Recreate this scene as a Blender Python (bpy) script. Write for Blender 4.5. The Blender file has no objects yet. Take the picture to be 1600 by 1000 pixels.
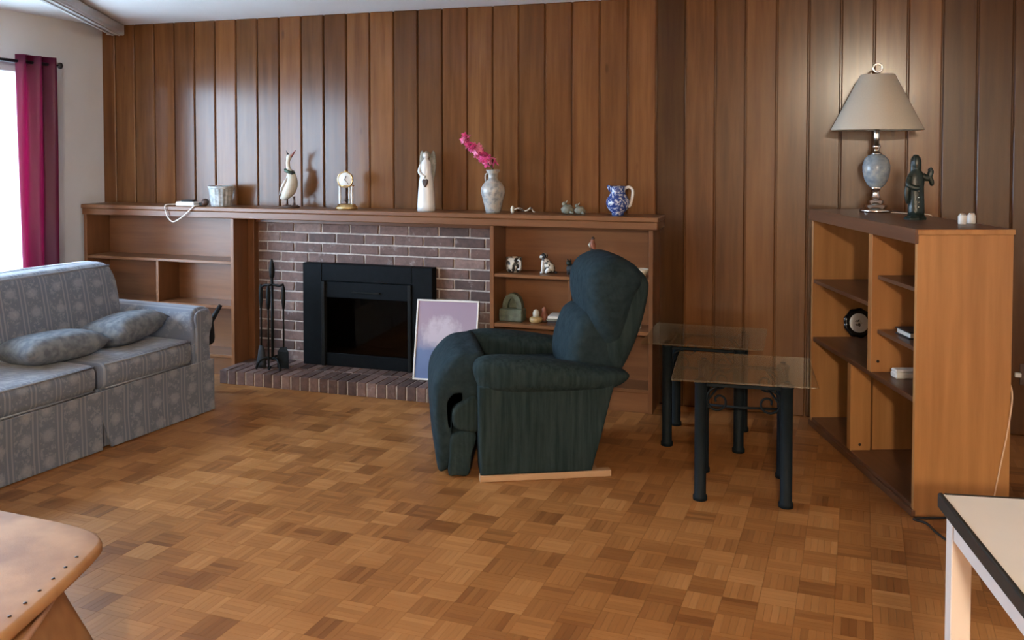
import bpy, bmesh, math, random
from mathutils import Vector, Matrix
R = random.Random(7)
scene = bpy.context.scene
C = scene.collection
PI = math.pi

# ------------------------------------------------------------------ camera, world, light, exposure
F_PX, YAW, PITCH, EYE = 1430.0, math.radians(18.4), math.radians(2.0), 1.53
cam_d = bpy.data.cameras.new('camera')
cam_d.sensor_width = 36.0
cam_d.lens = F_PX / 1600 * 36
cam_d.shift_y = -(500 - (233 + F_PX * math.tan(PITCH))) / 1600
cam_d.clip_start = 0.05
cam = bpy.data.objects.new('camera', cam_d)
C.objects.link(cam)
cam.location = (0, 0, EYE)
cam.rotation_euler = (PI / 2 - PITCH, 0, YAW)
scene.camera = cam

SKY_STRENGTH = 15.0
world = bpy.data.worlds.new('daylight')
scene.world = world
world.use_nodes = True
bg = world.node_tree.nodes['Background']
bg.inputs[0].default_value = (0.62, 0.80, 1.0, 1)
bg.inputs[1].default_value = SKY_STRENGTH

CEILING_LAMP = 980.0      # radiance of the frosted ceiling lamp bowls
scene.view_settings.view_transform = 'Standard'
scene.view_settings.look = 'None'
scene.view_settings.exposure = 0.85
scene.view_settings.gamma = 1.0
scene.view_settings.use_curve_mapping = False
cy = scene.cycles
cy.use_denoising = True
cy.max_bounces = 8
cy.diffuse_bounces = 4
cy.glossy_bounces = 4
cy.transparent_max_bounces = 12
cy.caustics_reflective = False
cy.caustics_refractive = False
cy.sample_clamp_indirect = 6.0

# room
XL, XR, YB, YR, ZC = -4.98, 2.6, 5.45, -4.2, 2.43
# window opening in the left wall
WY0, WY1, WZ0, WZ1 = 1.55, 4.80, 0.50, 2.10
portal = bpy.data.lights.new('window_left_offscreen', 'AREA')
portal.shape = 'RECTANGLE'
portal.size = WZ1 - WZ0
portal.size_y = WY1 - WY0
portal.cycles.is_portal = True
po = bpy.data.objects.new('window_left_offscreen', portal)
C.objects.link(po)
po.location = (XL - 0.10, (WY0 + WY1) / 2, (WZ0 + WZ1) / 2)
po.rotation_euler = (0, -PI / 2, 0)

# ------------------------------------------------------------------ materials
MATS = {}
def new_mat(name):
    m = bpy.data.materials.new(name)
    m.use_nodes = True
    MATS[name] = m
    nt = m.node_tree
    b = nt.nodes['Principled BSDF']
    return m, nt, b
def N(nt, typ, **kw):
    n = nt.nodes.new(typ)
    for k, v in kw.items():
        setattr(n, k, v)
    return n
def L(nt, a, b): nt.links.new(a, b)
def math_n(nt, op, a, b=None, c=None):
    n = N(nt, 'ShaderNodeMath', operation=op)
    for i, v in enumerate((a, b, c)):
        if v is None: continue
        if isinstance(v, (int, float)): n.inputs[i].default_value = v
        else: L(nt, v, n.inputs[i])
    return n.outputs[0]
def mix_c(nt, fac, a, b, blend='MIX'):
    n = N(nt, 'ShaderNodeMix', data_type='RGBA', blend_type=blend)
    for s, v in ((n.inputs[0], fac), (n.inputs[6], a), (n.inputs[7], b)):
        if isinstance(v, (int, float)): s.default_value = v
        elif isinstance(v, tuple): s.default_value = v if len(v) == 4 else v + (1,)
        else: L(nt, v, s)
    return n.outputs[2]
def ramp(nt, fac, stops):
    n = N(nt, 'ShaderNodeValToRGB')
    e = n.color_ramp.elements
    while len(e) < len(stops): e.new(0.5)
    for i, (p, c) in enumerate(stops):
        e[i].position = p
        e[i].color = c if len(c) == 4 else c + (1,)
    if fac is not None: L(nt, fac, n.inputs[0])
    return n.outputs[0]
def bump(nt, b, h, strength=0.2, dist=0.01):
    n = N(nt, 'ShaderNodeBump')
    n.inputs['Strength'].default_value = strength
    n.inputs['Distance'].default_value = dist
    L(nt, h, n.inputs['Height'])
    L(nt, n.outputs[0], b.inputs['Normal'])
def noise(nt, vec, scale, detail=4, rough=0.55):
    n = N(nt, 'ShaderNodeTexNoise')
    n.inputs['Scale'].default_value = scale
    n.inputs['Detail'].default_value = detail
    n.inputs['Roughness'].default_value = rough
    if vec is not None: L(nt, vec, n.inputs['Vector'])
    return n.outputs[0]
def coords(nt, scale, kind='Object', rand=True):
    tc = N(nt, 'ShaderNodeTexCoord')
    mp = N(nt, 'ShaderNodeMapping')
    mp.inputs['Scale'].default_value = scale
    L(nt, tc.outputs[kind], mp.inputs[0])
    if not rand: return mp.outputs[0]
    oi = N(nt, 'ShaderNodeObjectInfo')
    v = N(nt, 'ShaderNodeVectorMath', operation='ADD')
    L(nt, mp.outputs[0], v.inputs[0])
    L(nt, math_n(nt, 'MULTIPLY', oi.outputs['Random'], 37.0), v.inputs[1])
    return v.outputs[0]

def wood(name, c0, c1, grain=(0, 0, 1), rough=0.4, gs=26.0, spec=0.5, tint=False, vary=0.15, knots=False):
    """c0/c1 dark and light grain; grain = axis the grain runs along"""
    m, nt, b = new_mat(name)
    sc = tuple(0.07 if g else 1.0 for g in grain)
    v = coords(nt, sc)
    n1 = noise(nt, v, gs, 5, 0.6)
    n2 = noise(nt, v, gs * 0.22, 3, 0.5)
    f = math_n(nt, 'ADD', math_n(nt, 'MULTIPLY', n1, 0.6), math_n(nt, 'MULTIPLY', n2, 0.4))
    col = ramp(nt, f, [(0.36, c0), (0.64, c1)])
    oi = N(nt, 'ShaderNodeObjectInfo')
    if tint:
        col = mix_c(nt, 1.0, col, oi.outputs['Color'], 'MULTIPLY')
    else:
        g = math_n(nt, 'MULTIPLY_ADD', oi.outputs['Random'], vary * 2, 1 - vary)
        col = mix_c(nt, 1.0, col, g, 'MULTIPLY')
    if knots:
        vor = N(nt, 'ShaderNodeTexVoronoi')
        vor.inputs['Scale'].default_value = 1.0
        L(nt, coords(nt, (5.5, 5.5, 1.9)), vor.inputs['Vector'])
        k = ramp(nt, vor.outputs['Distance'], [(0.035, (1, 1, 1)), (0.075, (0, 0, 0))])
        col = mix_c(nt, math_n(nt, 'MULTIPLY', k, 0.55), col, (0.06, 0.022, 0.008))
    L(nt, col, b.inputs['Base Color'])
    b.inputs['Roughness'].default_value = rough
    b.inputs['Specular IOR Level'].default_value = spec
    bump(nt, b, n1, 0.06, 0.004)
    return m

def plain(name, col, rough=0.5, metal=0.0, spec=0.5, var=0.0, vs=20.0, bmp=0.0):
    m, nt, b = new_mat(name)
    b.inputs['Base Color'].default_value = col + (1,)
    b.inputs['Roughness'].default_value = rough
    b.inputs['Metallic'].default_value = metal
    b.inputs['Specular IOR Level'].default_value = spec
    if var or bmp:
        n = noise(nt, coords(nt, (1, 1, 1)), vs, 4)
        if var:
            d = tuple(c * (1 - var) for c in col); l = tuple(min(1, c * (1 + var)) for c in col)
            L(nt, ramp(nt, n, [(0.3, d), (0.7, l)]), b.inputs['Base Color'])
        if bmp: bump(nt, b, n, bmp, 0.01)
    return m

def mottled(name, stops, scale, rough=0.4, detail=3):
    m, nt, b = new_mat(name)
    n = noise(nt, coords(nt, (1, 1, 1)), scale, detail, 0.5)
    L(nt, ramp(nt, n, stops), b.inputs['Base Color'])
    b.inputs['Roughness'].default_value = rough
    return m

def emit(name, col, s):
    m, nt, b = new_mat(name)
    b.inputs['Base Color'].default_value = col + (1,)
    b.inputs['Emission Color'].default_value = col + (1,)
    b.inputs['Emission Strength'].default_value = s
    return m

def clear(name, tint, ior=1.5, rough=0.0, painted_reflect=0.0):
    """thin pane: straight-through transmission plus Fresnel mirror"""
    m, nt, b = new_mat(name)
    nt.nodes.remove(b)
    out = nt.nodes['Material Output']
    t = N(nt, 'ShaderNodeBsdfTransparent'); t.inputs[0].default_value = tint + (1,)
    g = N(nt, 'ShaderNodeBsdfGlossy'); g.inputs['Roughness'].default_value = rough
    lw = N(nt, 'ShaderNodeLayerWeight'); lw.inputs[0].default_value = 0.5
    f0 = ((ior - 1) / (ior + 1)) ** 2
    fr = math_n(nt, 'MULTIPLY_ADD', math_n(nt, 'POWER', lw.outputs['Facing'], 5.0), 1 - f0, f0)   # Schlick
    mx = N(nt, 'ShaderNodeMixShader')
    L(nt, fr, mx.inputs[0]); L(nt, t.outputs[0], mx.inputs[1]); L(nt, g.outputs[0], mx.inputs[2])
    sh = mx.outputs[0]
    if painted_reflect:                                   # pale diffuse colour painted in for reflected light on the glass
        d = N(nt, 'ShaderNodeBsdfDiffuse'); d.inputs[0].default_value = (0.62, 0.48, 0.27, 1)
        m2 = N(nt, 'ShaderNodeMixShader'); m2.inputs[0].default_value = painted_reflect
        L(nt, sh, m2.inputs[1]); L(nt, d.outputs[0], m2.inputs[2])
        sh = m2.outputs[0]
    L(nt, sh, out.inputs[0])
    return m

wood('panel_wood', (0.100, 0.037, 0.0115), (0.185, 0.077, 0.026), (0, 0, 1), 0.20, 20, 0.30, tint=True, knots=True)
wood('cabinet_wood_x', (0.130, 0.050, 0.019), (0.205, 0.088, 0.035), (1, 0, 0), 0.34, 22, 0.4, vary=0.08)
wood('cabinet_wood_z', (0.130, 0.050, 0.019), (0.205, 0.088, 0.035), (0, 0, 1), 0.34, 22, 0.4, vary=0.08)
wood('bookcase_wood', (0.30, 0.135, 0.042), (0.44, 0.215, 0.075), (0, 0, 1), 0.38, 18, vary=0.06)
wood('bookcase_ply', (0.28, 0.115, 0.034), (0.46, 0.215, 0.075), (0, 1, 1), 0.42, 9, vary=0.06)
wood('bookcase_dark', (0.085, 0.036, 0.018), (0.15, 0.068, 0.034), (0, 1, 0), 0.36, 22, vary=0.06)
wood('pale_wood', (0.40, 0.24, 0.13), (0.52, 0.33, 0.19), (1, 0, 0), 0.5, 22)
plain('wall_paint', (0.66, 0.66, 0.65), 0.75, var=0.04, vs=3, bmp=0.05)
plain('white_frame', (0.66, 0.68, 0.70), 0.45, var=0.02, vs=8)
plain('subfloor', (0.22, 0.10, 0.035), 0.8, var=0.2)
plain('mortar', (0.40, 0.36, 0.335), 0.9, var=0.25, vs=40, bmp=0.3)
plain('black_metal', (0.005, 0.0065, 0.008), 0.5, 0, 0.07, var=0.2, vs=30)
plain('black_gloss', (0.006, 0.006, 0.007), 0.12)
plain('soot', (0.012, 0.010, 0.009), 0.8, var=0.4, vs=12)
plain('iron', (0.007, 0.008, 0.008), 0.55, 0, 0.15, var=0.3, vs=60, bmp=0.2)
plain('brass', (0.72, 0.50, 0.22), 0.28, 1.0, var=0.1)
plain('silver', (0.78, 0.74, 0.66), 0.18, 1.0, var=0.06)
plain('white_ceramic', (0.66, 0.65, 0.62), 0.25, var=0.04)
plain('cream_ceramic', (0.60, 0.57, 0.48), 0.3, var=0.12, vs=30)
plain('white_plastic', (0.72, 0.71, 0.68), 0.4, var=0.03)
plain('cord_white', (0.74, 0.68, 0.62), 0.5, var=0.05)
plain('cord_black', (0.012, 0.010, 0.009), 0.5, var=0.1)
plain('cord_tan', (0.62, 0.44, 0.28), 0.5, var=0.06)
plain('dark_green', (0.012, 0.022, 0.018), 0.32, var=0.4, vs=50, bmp=0.3)
plain('leg_metal', (0.006, 0.010, 0.013), 0.6, 0, 0.12, var=0.15, vs=20)
plain('scarf_green', (0.03, 0.07, 0.045), 0.5, var=0.2)
plain('dark_brown', (0.05, 0.022, 0.012), 0.5, var=0.25)
plain('beak_red', (0.20, 0.045, 0.03), 0.4, var=0.2)
plain('petal_pink', (0.60, 0.055, 0.22), 0.5, var=0.35, vs=60)
plain('petal_light', (0.75, 0.22, 0.38), 0.5, var=0.25, vs=60)
plain('stem_green', (0.06, 0.09, 0.035), 0.55, var=0.2)
plain('twig_brown', (0.10, 0.055, 0.025), 0.6, var=0.2)
plain('stone_grey', (0.17, 0.17, 0.13), 0.6, var=0.35, vs=50, bmp=0.2)
plain('wing_grey', (0.22, 0.21, 0.17), 0.5, var=0.4, vs=50, bmp=0.2)
plain('black_fabric', (0.008, 0.009, 0.011), 0.7, var=0.3, vs=80)
plain('table_white', (0.78, 0.77, 0.71), 0.35, var=0.02, vs=5)
plain('table_apron', (0.66, 0.60, 0.55), 0.45, var=0.03, vs=9)
plain('table_edge', (0.016, 0.017, 0.014), 0.4, var=0.2)
plain('nailhead', (0.025, 0.014, 0.008), 0.35, 0.4)
plain('dark_book', (0.02, 0.02, 0.022), 0.5, var=0.2)
plain('page_white', (0.62, 0.60, 0.55), 0.7, var=0.05, vs=60)
plain('gold_trinket', (0.42, 0.28, 0.12), 0.4, var=0.3, vs=60)
plain('rust_trinket', (0.26, 0.09, 0.05), 0.5, var=0.3, vs=60)
plain('green_slate', (0.10, 0.12, 0.085), 0.55, var=0.35, vs=30, bmp=0.2)
plain('rod_dark', (0.02, 0.022, 0.03), 0.35, 0.3)
plain('shade_cloth', (0.50, 0.46, 0.38), 0.8, var=0.03, vs=150, bmp=0.06)
plain('roller_case', (0.52, 0.51, 0.50), 0.5, var=0.05)
plain('plaster_grey', (0.55, 0.52, 0.49), 0.7, var=0.05)
plain('patio_ground', (0.55, 0.55, 0.53), 0.9, var=0.2, vs=2)
mottled('lamp_ball', [(0.3, (0.17, 0.22, 0.28)), (0.55, (0.30, 0.36, 0.40)), (0.75, (0.44, 0.46, 0.44))], 30, 0.22)
mottled('vase_glaze', [(0.34, (0.20, 0.22, 0.23)), (0.5, (0.38, 0.39, 0.38)), (0.6, (0.46, 0.42, 0.36)), (0.72, (0.30, 0.28, 0.30))], 34, 0.3)
mottled('delft', [(0.42, (0.022, 0.045, 0.19)), (0.50, (0.04, 0.08, 0.27)), (0.60, (0.50, 0.54, 0.62))], 60, 0.2)
mottled('magpie', [(0.47, (0.02, 0.018, 0.016)), (0.53, (0.60, 0.57, 0.50))], 34, 0.35)
mottled('magpie_fine', [(0.44, (0.03, 0.02, 0.015)), (0.52, (0.55, 0.50, 0.42))], 55, 0.35)
mottled('pot_glaze', [(0.35, (0.30, 0.32, 0.32)), (0.65, (0.56, 0.58, 0.58))], 40, 0.4)
clear('window_glass', (0.96, 0.98, 1.0))
clear('table_glass', (0.84, 0.79, 0.62), 1.75, 0.03, 0.05)
clear('fire_glass', (0.22, 0.20, 0.18), 1.5, 0.05)
emit('lamp_bowl', (1.0, 0.83, 0.62), CEILING_LAMP)

def mat_brick(name, k):
    m, nt, b = new_mat(name)
    oi = N(nt, 'ShaderNodeObjectInfo')
    base = ramp(nt, oi.outputs['Random'], [(0.0, (0.050, 0.032, 0.030)), (0.3, (0.090, 0.058, 0.052)), (0.7, (0.125, 0.084, 0.076)), (1.0, (0.180, 0.135, 0.125))])
    n = noise(nt, coords(nt, (1, 1, 1)), 28, 5, 0.65)
    sp = ramp(nt, n, [(0.3, (0.65, 0.65, 0.65)), (0.7, (1.3, 1.3, 1.3))])
    col = mix_c(nt, 1.0, mix_c(nt, 1.0, base, k, 'MULTIPLY'), sp, 'MULTIPLY')
    n2 = noise(nt, coords(nt, (1, 1, 1)), 11, 4, 0.7)
    w = ramp(nt, n2, [(0.60, (0, 0, 0)), (0.74, (1, 1, 1))])          # lime haze on the clay
    col = mix_c(nt, math_n(nt, 'MULTIPLY', w, 0.45), col, (0.42, 0.38, 0.36))
    L(nt, col, b.inputs['Base Color'])
    b.inputs['Roughness'].default_value = 0.72
    bump(nt, b, n, 0.35, 0.006)
mat_brick('brick_clay', (1.12, 0.97, 0.89))

def mat_parquet():
    m, nt, b = new_mat('parquet_oak')
    a1 = N(nt, 'ShaderNodeAttribute', attribute_name='strip')
    a2 = N(nt, 'ShaderNodeAttribute', attribute_name='tile')
    oi = N(nt, 'ShaderNodeObjectInfo')
    w1 = N(nt, 'ShaderNodeTexWhiteNoise', noise_dimensions='1D')
    L(nt, math_n(nt, 'ADD', a1.outputs['Fac'], math_n(nt, 'MULTIPLY', oi.outputs['Random'], 91.7)), w1.inputs['W'])
    w2 = N(nt, 'ShaderNodeTexWhiteNoise', noise_dimensions='1D')
    L(nt, math_n(nt, 'ADD', a2.outputs['Fac'], math_n(nt, 'MULTIPLY', oi.outputs['Random'], 53.3)), w2.inputs['W'])
    t = math_n(nt, 'ADD', math_n(nt, 'MULTIPLY', w1.outputs['Value'], 0.36), math_n(nt, 'MULTIPLY', w2.outputs['Value'], 0.64))
    base = ramp(nt, t, [(0.06, (0.190, 0.072, 0.020)), (0.30, (0.275, 0.112, 0.032)), (0.60, (0.345, 0.148, 0.044)), (0.95, (0.425, 0.200, 0.068))])
    tc = N(nt, 'ShaderNodeTexCoord')
    mp = N(nt, 'ShaderNodeMapping'); mp.inputs['Scale'].default_value = (10, 160, 1)
    L(nt, tc.outputs['UV'], mp.inputs[0])
    n = noise(nt, mp.outputs[0], 1.0, 3, 0.5)
    g = ramp(nt, n, [(0.3, (0.92, 0.92, 0.92)), (0.7, (1.06, 1.06, 1.06))])
    L(nt, mix_c(nt, 1.0, base, g, 'MULTIPLY'), b.inputs['Base Color'])
    b.inputs['Roughness'].default_value = 0.38
    b.inputs['Specular IOR Level'].default_value = 0.3
    bump(nt, b, n, 0.03, 0.002)
mat_parquet()

def mat_sofa():
    m, nt, b = new_mat('sofa_fabric')
    tc = N(nt, 'ShaderNodeTexCoord')
    sx = N(nt, 'ShaderNodeSeparateXYZ'); L(nt, tc.outputs['Object'], sx.inputs[0])
    y = math_n(nt, 'MULTIPLY', sx.outputs[1], 1 / 0.135)
    fr = math_n(nt, 'FRACT', y)
    # thin pale lines in pairs
    l1 = math_n(nt, 'LESS_THAN', math_n(nt, 'ABSOLUTE', math_n(nt, 'SUBTRACT', fr, 0.12)), 0.035)
    l2 = math_n(nt, 'LESS_THAN', math_n(nt, 'ABSOLUTE', math_n(nt, 'SUBTRACT', fr, 0.30)), 0.035)
    lines = math_n(nt, 'MAXIMUM', l1, l2)
    v = coords(nt, (1, 1, 1), rand=False)
    n = noise(nt, v, 48, 3, 0.6)
    speck = ramp(nt, n, [(0.50, (0, 0, 0)), (0.62, (1, 1, 1))])
    band = math_n(nt, 'GREATER_THAN', fr, 0.38)
    # flower sprigs in the wide bands
    cb = N(nt, 'ShaderNodeCombineXYZ')
    L(nt, math_n(nt, 'ADD', y, 0.34), cb.inputs[0])
    L(nt, math_n(nt, 'MULTIPLY', math_n(nt, 'SUBTRACT', sx.outputs[2], sx.outputs[0]), 7.5), cb.inputs[1])
    vo = N(nt, 'ShaderNodeTexVoronoi', voronoi_dimensions='2D')
    vo.inputs['Scale'].default_value = 1.0; vo.inputs['Randomness'].default_value = 0.25
    L(nt, cb.outputs[0], vo.inputs['Vector'])
    fl = ramp(nt, math_n(nt, 'ADD', vo.outputs['Distance'], math_n(nt, 'MULTIPLY', math_n(nt, 'SUBTRACT', n, 0.5), 0.5)), [(0.14, (1, 1, 1)), (0.27, (0, 0, 0))])
    col = mix_c(nt, math_n(nt, 'MULTIPLY', math_n(nt, 'MULTIPLY', speck, band), 0.50), (0.110, 0.130, 0.172), (0.25, 0.27, 0.29))
    col = mix_c(nt, math_n(nt, 'MULTIPLY', lines, 0.5), col, (0.26, 0.27, 0.29))
    col = mix_c(nt, math_n(nt, 'MULTIPLY', fl, 0.42), col, (0.32, 0.34, 0.36))
    L(nt, col, b.inputs['Base Color'])
    b.inputs['Roughness'].default_value = 0.85
    b.inputs['Sheen Weight'].default_value = 0.25
    bump(nt, b, noise(nt, v, 220, 2), 0.15, 0.003)
mat_sofa()
mottled('pillow_fabric', [(0.38, (0.085, 0.100, 0.120)), (0.62, (0.165, 0.180, 0.195))], 26, 0.85, 4)
plain('sofa_piping', (0.20, 0.22, 0.26), 0.8, var=0.1)

def mat_recliner(name, c0, c1, stripes):
    m, nt, b = new_mat(name)
    v = coords(nt, (1, 1, 0.06) if stripes else (1, 1, 1), rand=False)
    n = noise(nt, v, 55 if stripes else 30, 4, 0.6)
    col = ramp(nt, n, [(0.32, c0), (0.68, c1)])
    L(nt, col, b.inputs['Base Color'])
    b.inputs['Roughness'].default_value = 0.9
    b.inputs['Specular IOR Level'].default_value = 0.12
    b.inputs['Sheen Weight'].default_value = 0.0
    v2 = coords(nt, (1, 1, 1), rand=False)
    bump(nt, b, noise(nt, v2, 9, 3), 0.5, 0.03)
mat_recliner('recliner_stripe', (0.010, 0.020, 0.022), (0.026, 0.041, 0.043), True)
mat_recliner('recliner_plush', (0.011, 0.021, 0.026), (0.021, 0.035, 0.041), False)

def mat_curtain():
    m, nt, b = new_mat('curtain_burgundy')
    nt.nodes.remove(b)
    out = nt.nodes['Material Output']
    n = noise(nt, coords(nt, (1, 1, 0.2)), 60, 3)
    col = ramp(nt, n, [(0.3, (0.070, 0.007, 0.026)), (0.7, (0.105, 0.011, 0.040))])
    d = N(nt, 'ShaderNodeBsdfDiffuse'); L(nt, col, d.inputs[0])
    t = N(nt, 'ShaderNodeBsdfTranslucent'); t.inputs[0].default_value = (0.62, 0.09, 0.25, 1)
    s = N(nt, 'ShaderNodeBsdfGlossy'); s.inputs['Roughness'].default_value = 0.45; s.inputs[0].default_value = (0.5, 0.4, 0.45, 1)
    mx = N(nt, 'ShaderNodeMixShader'); mx.inputs[0].default_value = 0.36
    L(nt, d.outputs[0], mx.inputs[1]); L(nt, t.outputs[0], mx.inputs[2])
    m2 = N(nt, 'ShaderNodeMixShader'); m2.inputs[0].default_value = 0.05
    L(nt, mx.outputs[0], m2.inputs[1]); L(nt, s.outputs[0], m2.inputs[2])
    L(nt, m2.outputs[0], out.inputs[0])
mat_curtain()

def mat_ceiling():
    m, nt, b = new_mat('ceiling_stipple')
    v = coords(nt, (1, 1, 1), rand=False)
    n = noise(nt, v, 90, 4, 0.7)
    L(nt, ramp(nt, noise(nt, v, 3, 3), [(0.3, (0.84, 0.84, 0.84)), (0.7, (0.87, 0.87, 0.87))]), b.inputs['Base Color'])
    b.inputs['Roughness'].default_value = 0.9
    bump(nt, b, n, 0.4, 0.01)
mat_ceiling()

def mat_leather():
    m, nt, b = new_mat('tan_leather')
    v = coords(nt, (1, 1, 1), rand=False)
    n = noise(nt, v, 5.5, 3, 0.5)
    L(nt, ramp(nt, n, [(0.36, (0.31, 0.155, 0.070)), (0.58, (0.45, 0.250, 0.118))]), b.inputs['Base Color'])
    b.inputs['Roughness'].default_value = 0.6
    b.inputs['Specular IOR Level'].default_value = 0.2
    bump(nt, b, noise(nt, v, 120, 4), 0.12, 0.003)
mat_leather()
plain('leather_edge', (0.52, 0.30, 0.19), 0.5, var=0.08)

def mat_painting():
    m, nt, b = new_mat('painted_canvas')
    tc = N(nt, 'ShaderNodeTexCoord')
    sx = N(nt, 'ShaderNodeSeparateXYZ'); L(nt, tc.outputs['Generated'], sx.inputs[0])
    v = coords(nt, (1, 1, 1), 'Generated', rand=False)
    n = noise(nt, v, 5, 5, 0.6)
    n2 = noise(nt, v, 2.4, 4, 0.6)
    z = math_n(nt, 'ADD', sx.outputs[2], math_n(nt, 'MULTIPLY', math_n(nt, 'SUBTRACT', n2, 0.5), 0.22))
    sky = ramp(nt, z, [(0.0, (0.10, 0.16, 0.33)), (0.36, (0.12, 0.18, 0.34)), (0.42, (0.24, 0.25, 0.37)), (0.62, (0.34, 0.27, 0.34)), (1.0, (0.30, 0.22, 0.30))])
    # a drift of pale blossom-like cloud through the middle
    dx = math_n(nt, 'SUBTRACT', sx.outputs[0], 0.42); dz = math_n(nt, 'SUBTRACT', sx.outputs[2], 0.60)
    r2 = math_n(nt, 'ADD', math_n(nt, 'MULTIPLY', math_n(nt, 'MULTIPLY', dx, dx), 2.6), math_n(nt, 'MULTIPLY', math_n(nt, 'MULTIPLY', dz, dz), 6.0))
    k = math_n(nt, 'SUBTRACT', math_n(nt, 'ADD', n, 0.14), r2)
    msk = ramp(nt, k, [(0.30, (0, 0, 0)), (0.58, (1, 1, 1))])
    col = mix_c(nt, math_n(nt, 'MULTIPLY', msk, 0.9), sky, (0.52, 0.47, 0.54))
    dk = ramp(nt, noise(nt, v, 8, 4), [(0.56, (0, 0, 0)), (0.70, (1, 1, 1))])
    rt = ramp(nt, sx.outputs[0], [(0.55, (0, 0, 0)), (0.8, (1, 1, 1))])
    md = ramp(nt, sx.outputs[2], [(0.30, (0, 0, 0)), (0.45, (1, 1, 1)), (0.62, (1, 1, 1)), (0.72, (0, 0, 0))])
    col = mix_c(nt, math_n(nt, 'MULTIPLY', math_n(nt, 'MULTIPLY', dk, math_n(nt, 'MULTIPLY', rt, md)), 0.5), col, (0.15, 0.12, 0.24))
    L(nt, col, b.inputs['Base Color'])
    b.inputs['Roughness'].default_value = 0.6
mat_painting()

def M(n): return MATS[n]

# ------------------------------------------------------------------ mesh helpers
def mesh_of(bm, name):
    me = bpy.data.meshes.new(name)
    bm.normal_update()
    bm.to_mesh(me)
    bm.free()
    return me
def obj(name, bm, mat, parent=None, smooth=False, loc=None, rot=None):
    me = bm if isinstance(bm, bpy.types.Mesh) else mesh_of(bm, name)
    if mat and not me.materials: me.materials.append(M(mat))
    if smooth and not isinstance(bm, bpy.types.Mesh):
        me.shade_smooth()
    o = bpy.data.objects.new(name, me)
    C.objects.link(o)
    if parent: o.parent = parent
    if loc: o.location = loc
    if rot: o.rotation_euler = rot
    return o
def tag(o, label, cat, group=None):
    o['label'] = label; o['category'] = cat
    if group: o['group'] = group
    return o
def struct(o):
    o['kind'] = 'structure'
    return o
def thing(name, label, cat, loc=(0, 0, 0), rz=0, group=None):
    o = bpy.data.objects.new(name, None)
    o.empty_display_size = 0.1
    C.objects.link(o)
    o.location = loc; o.rotation_euler = (0, 0, rz)
    return tag(o, label, cat, group)

def bm_new(): return bmesh.new()
def bx(bm, x0, x1, y0, y1, z0, z1, c=0.0, mtx=None):
    """box, with chamfered edges when c > 0"""
    lo = (min(x0, x1), min(y0, y1), min(z0, z1)); hi = (max(x0, x1), max(y0, y1), max(z0, z1))
    vs = []
    c = min(c, 0.45 * min(h - l for l, h in zip(lo, hi)))
    for i in (0, 1):
        for j in (0, 1):
            for k in (0, 1):
                p = [(lo, hi)[i][0], (lo, hi)[j][1], (lo, hi)[k][2]]
                s = (1 if i == 0 else -1, 1 if j == 0 else -1, 1 if k == 0 else -1)
                if c <= 0:
                    vs.append(p)
                else:
                    for a in range(3):
                        q = [p[n] + (0 if n == a else s[n] * c) for n in range(3)]
                        vs.append(q)
    bv = [bm.verts.new(mtx @ Vector(v) if mtx else v) for v in vs]
    if c > 0:
        bmesh.ops.convex_hull(bm, input=bv)
        fs = [f for f in {f for v in bv for f in v.link_faces}]
        bmesh.ops.dissolve_limit(bm, angle_limit=0.01, verts=bv, edges=list({e for f in fs for e in f.edges}))
    else:
        for f in ((0, 1, 3, 2), (4, 6, 7, 5), (0, 4, 5, 1), (2, 3, 7, 6), (0, 2, 6, 4), (1, 5, 7, 3)):
            bm.faces.new([bv[i] for i in f])
    return bm
def box(x0, x1, y0, y1, z0, z1, c=0.0, mtx=None):
    return bx(bm_new(), x0, x1, y0, y1, z0, z1, c, mtx)
def rings(bm, ring_list, closed=True, cap=True):
    """skin consecutive rings of points"""
    vr = [[bm.verts.new(p) for p in r] for r in ring_list]
    n = len(vr[0])
    for a, b in zip(vr[:-1], vr[1:]):
        for i in range(n if closed else n - 1):
            j = (i + 1) % n
            bm.faces.new((a[i], a[j], b[j], b[i]))
    if cap:
        for r, flip in ((vr[0], True), (vr[-1], False)):
            cc = sum((v.co for v in r), Vector()) / n
            c = bm.verts.new(cc)
            if cap == 'flat':
                inner = [bm.verts.new(v.co.lerp(cc, 0.06)) for v in r]
                for i in range(n):
                    j = (i + 1) % n
                    bm.faces.new((inner[i], inner[j], r[j], r[i]))
                r = inner
            for i in range(n):
                j = (i + 1) % n
                bm.faces.new((c, r[j], r[i]) if flip else (c, r[i], r[j]))
    bmesh.ops.recalc_face_normals(bm, faces=bm.faces)
    return bm
def lathe(bm, prof, cx=0, cy=0, cz=0, n=24, sx=1.0, sy=1.0):
    """prof = [(r, z)] bottom to top"""
    return rings(bm, [[(cx + sx * max(r, 1e-4) * math.cos(2 * PI * i / n), cy + sy * max(r, 1e-4) * math.sin(2 * PI * i / n), cz + z) for i in range(n)] for r, z in prof])
def tube(bm, path, rad, n=10, flat=1.0, up=(0, 0, 1)):
    """swept tube; rad a number or a list; flat squashes the second axis"""
    P = [Vector(p) for p in path]
    rl = rad if isinstance(rad, (list, tuple)) else [rad] * len(P)
    out = []
    prev = None
    for i, p in enumerate(P):
        t = (P[min(i + 1, len(P) - 1)] - P[max(i - 1, 0)]).normalized()
        if prev is None:
            u = Vector(up)
            if abs(u.dot(t)) > 0.92: u = Vector((0, 1, 0)) if abs(t.y) < 0.9 else Vector((1, 0, 0))
            a = t.cross(u).normalized()
        else:
            a = (prev - t * prev.dot(t)).normalized()
        prev = a
        b = t.cross(a).normalized()
        out.append([p + a * rl[i] * math.cos(2 * PI * k / n) + b * rl[i] * flat * math.sin(2 * PI * k / n) for k in range(n)])
    return rings(bm, out)
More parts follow.
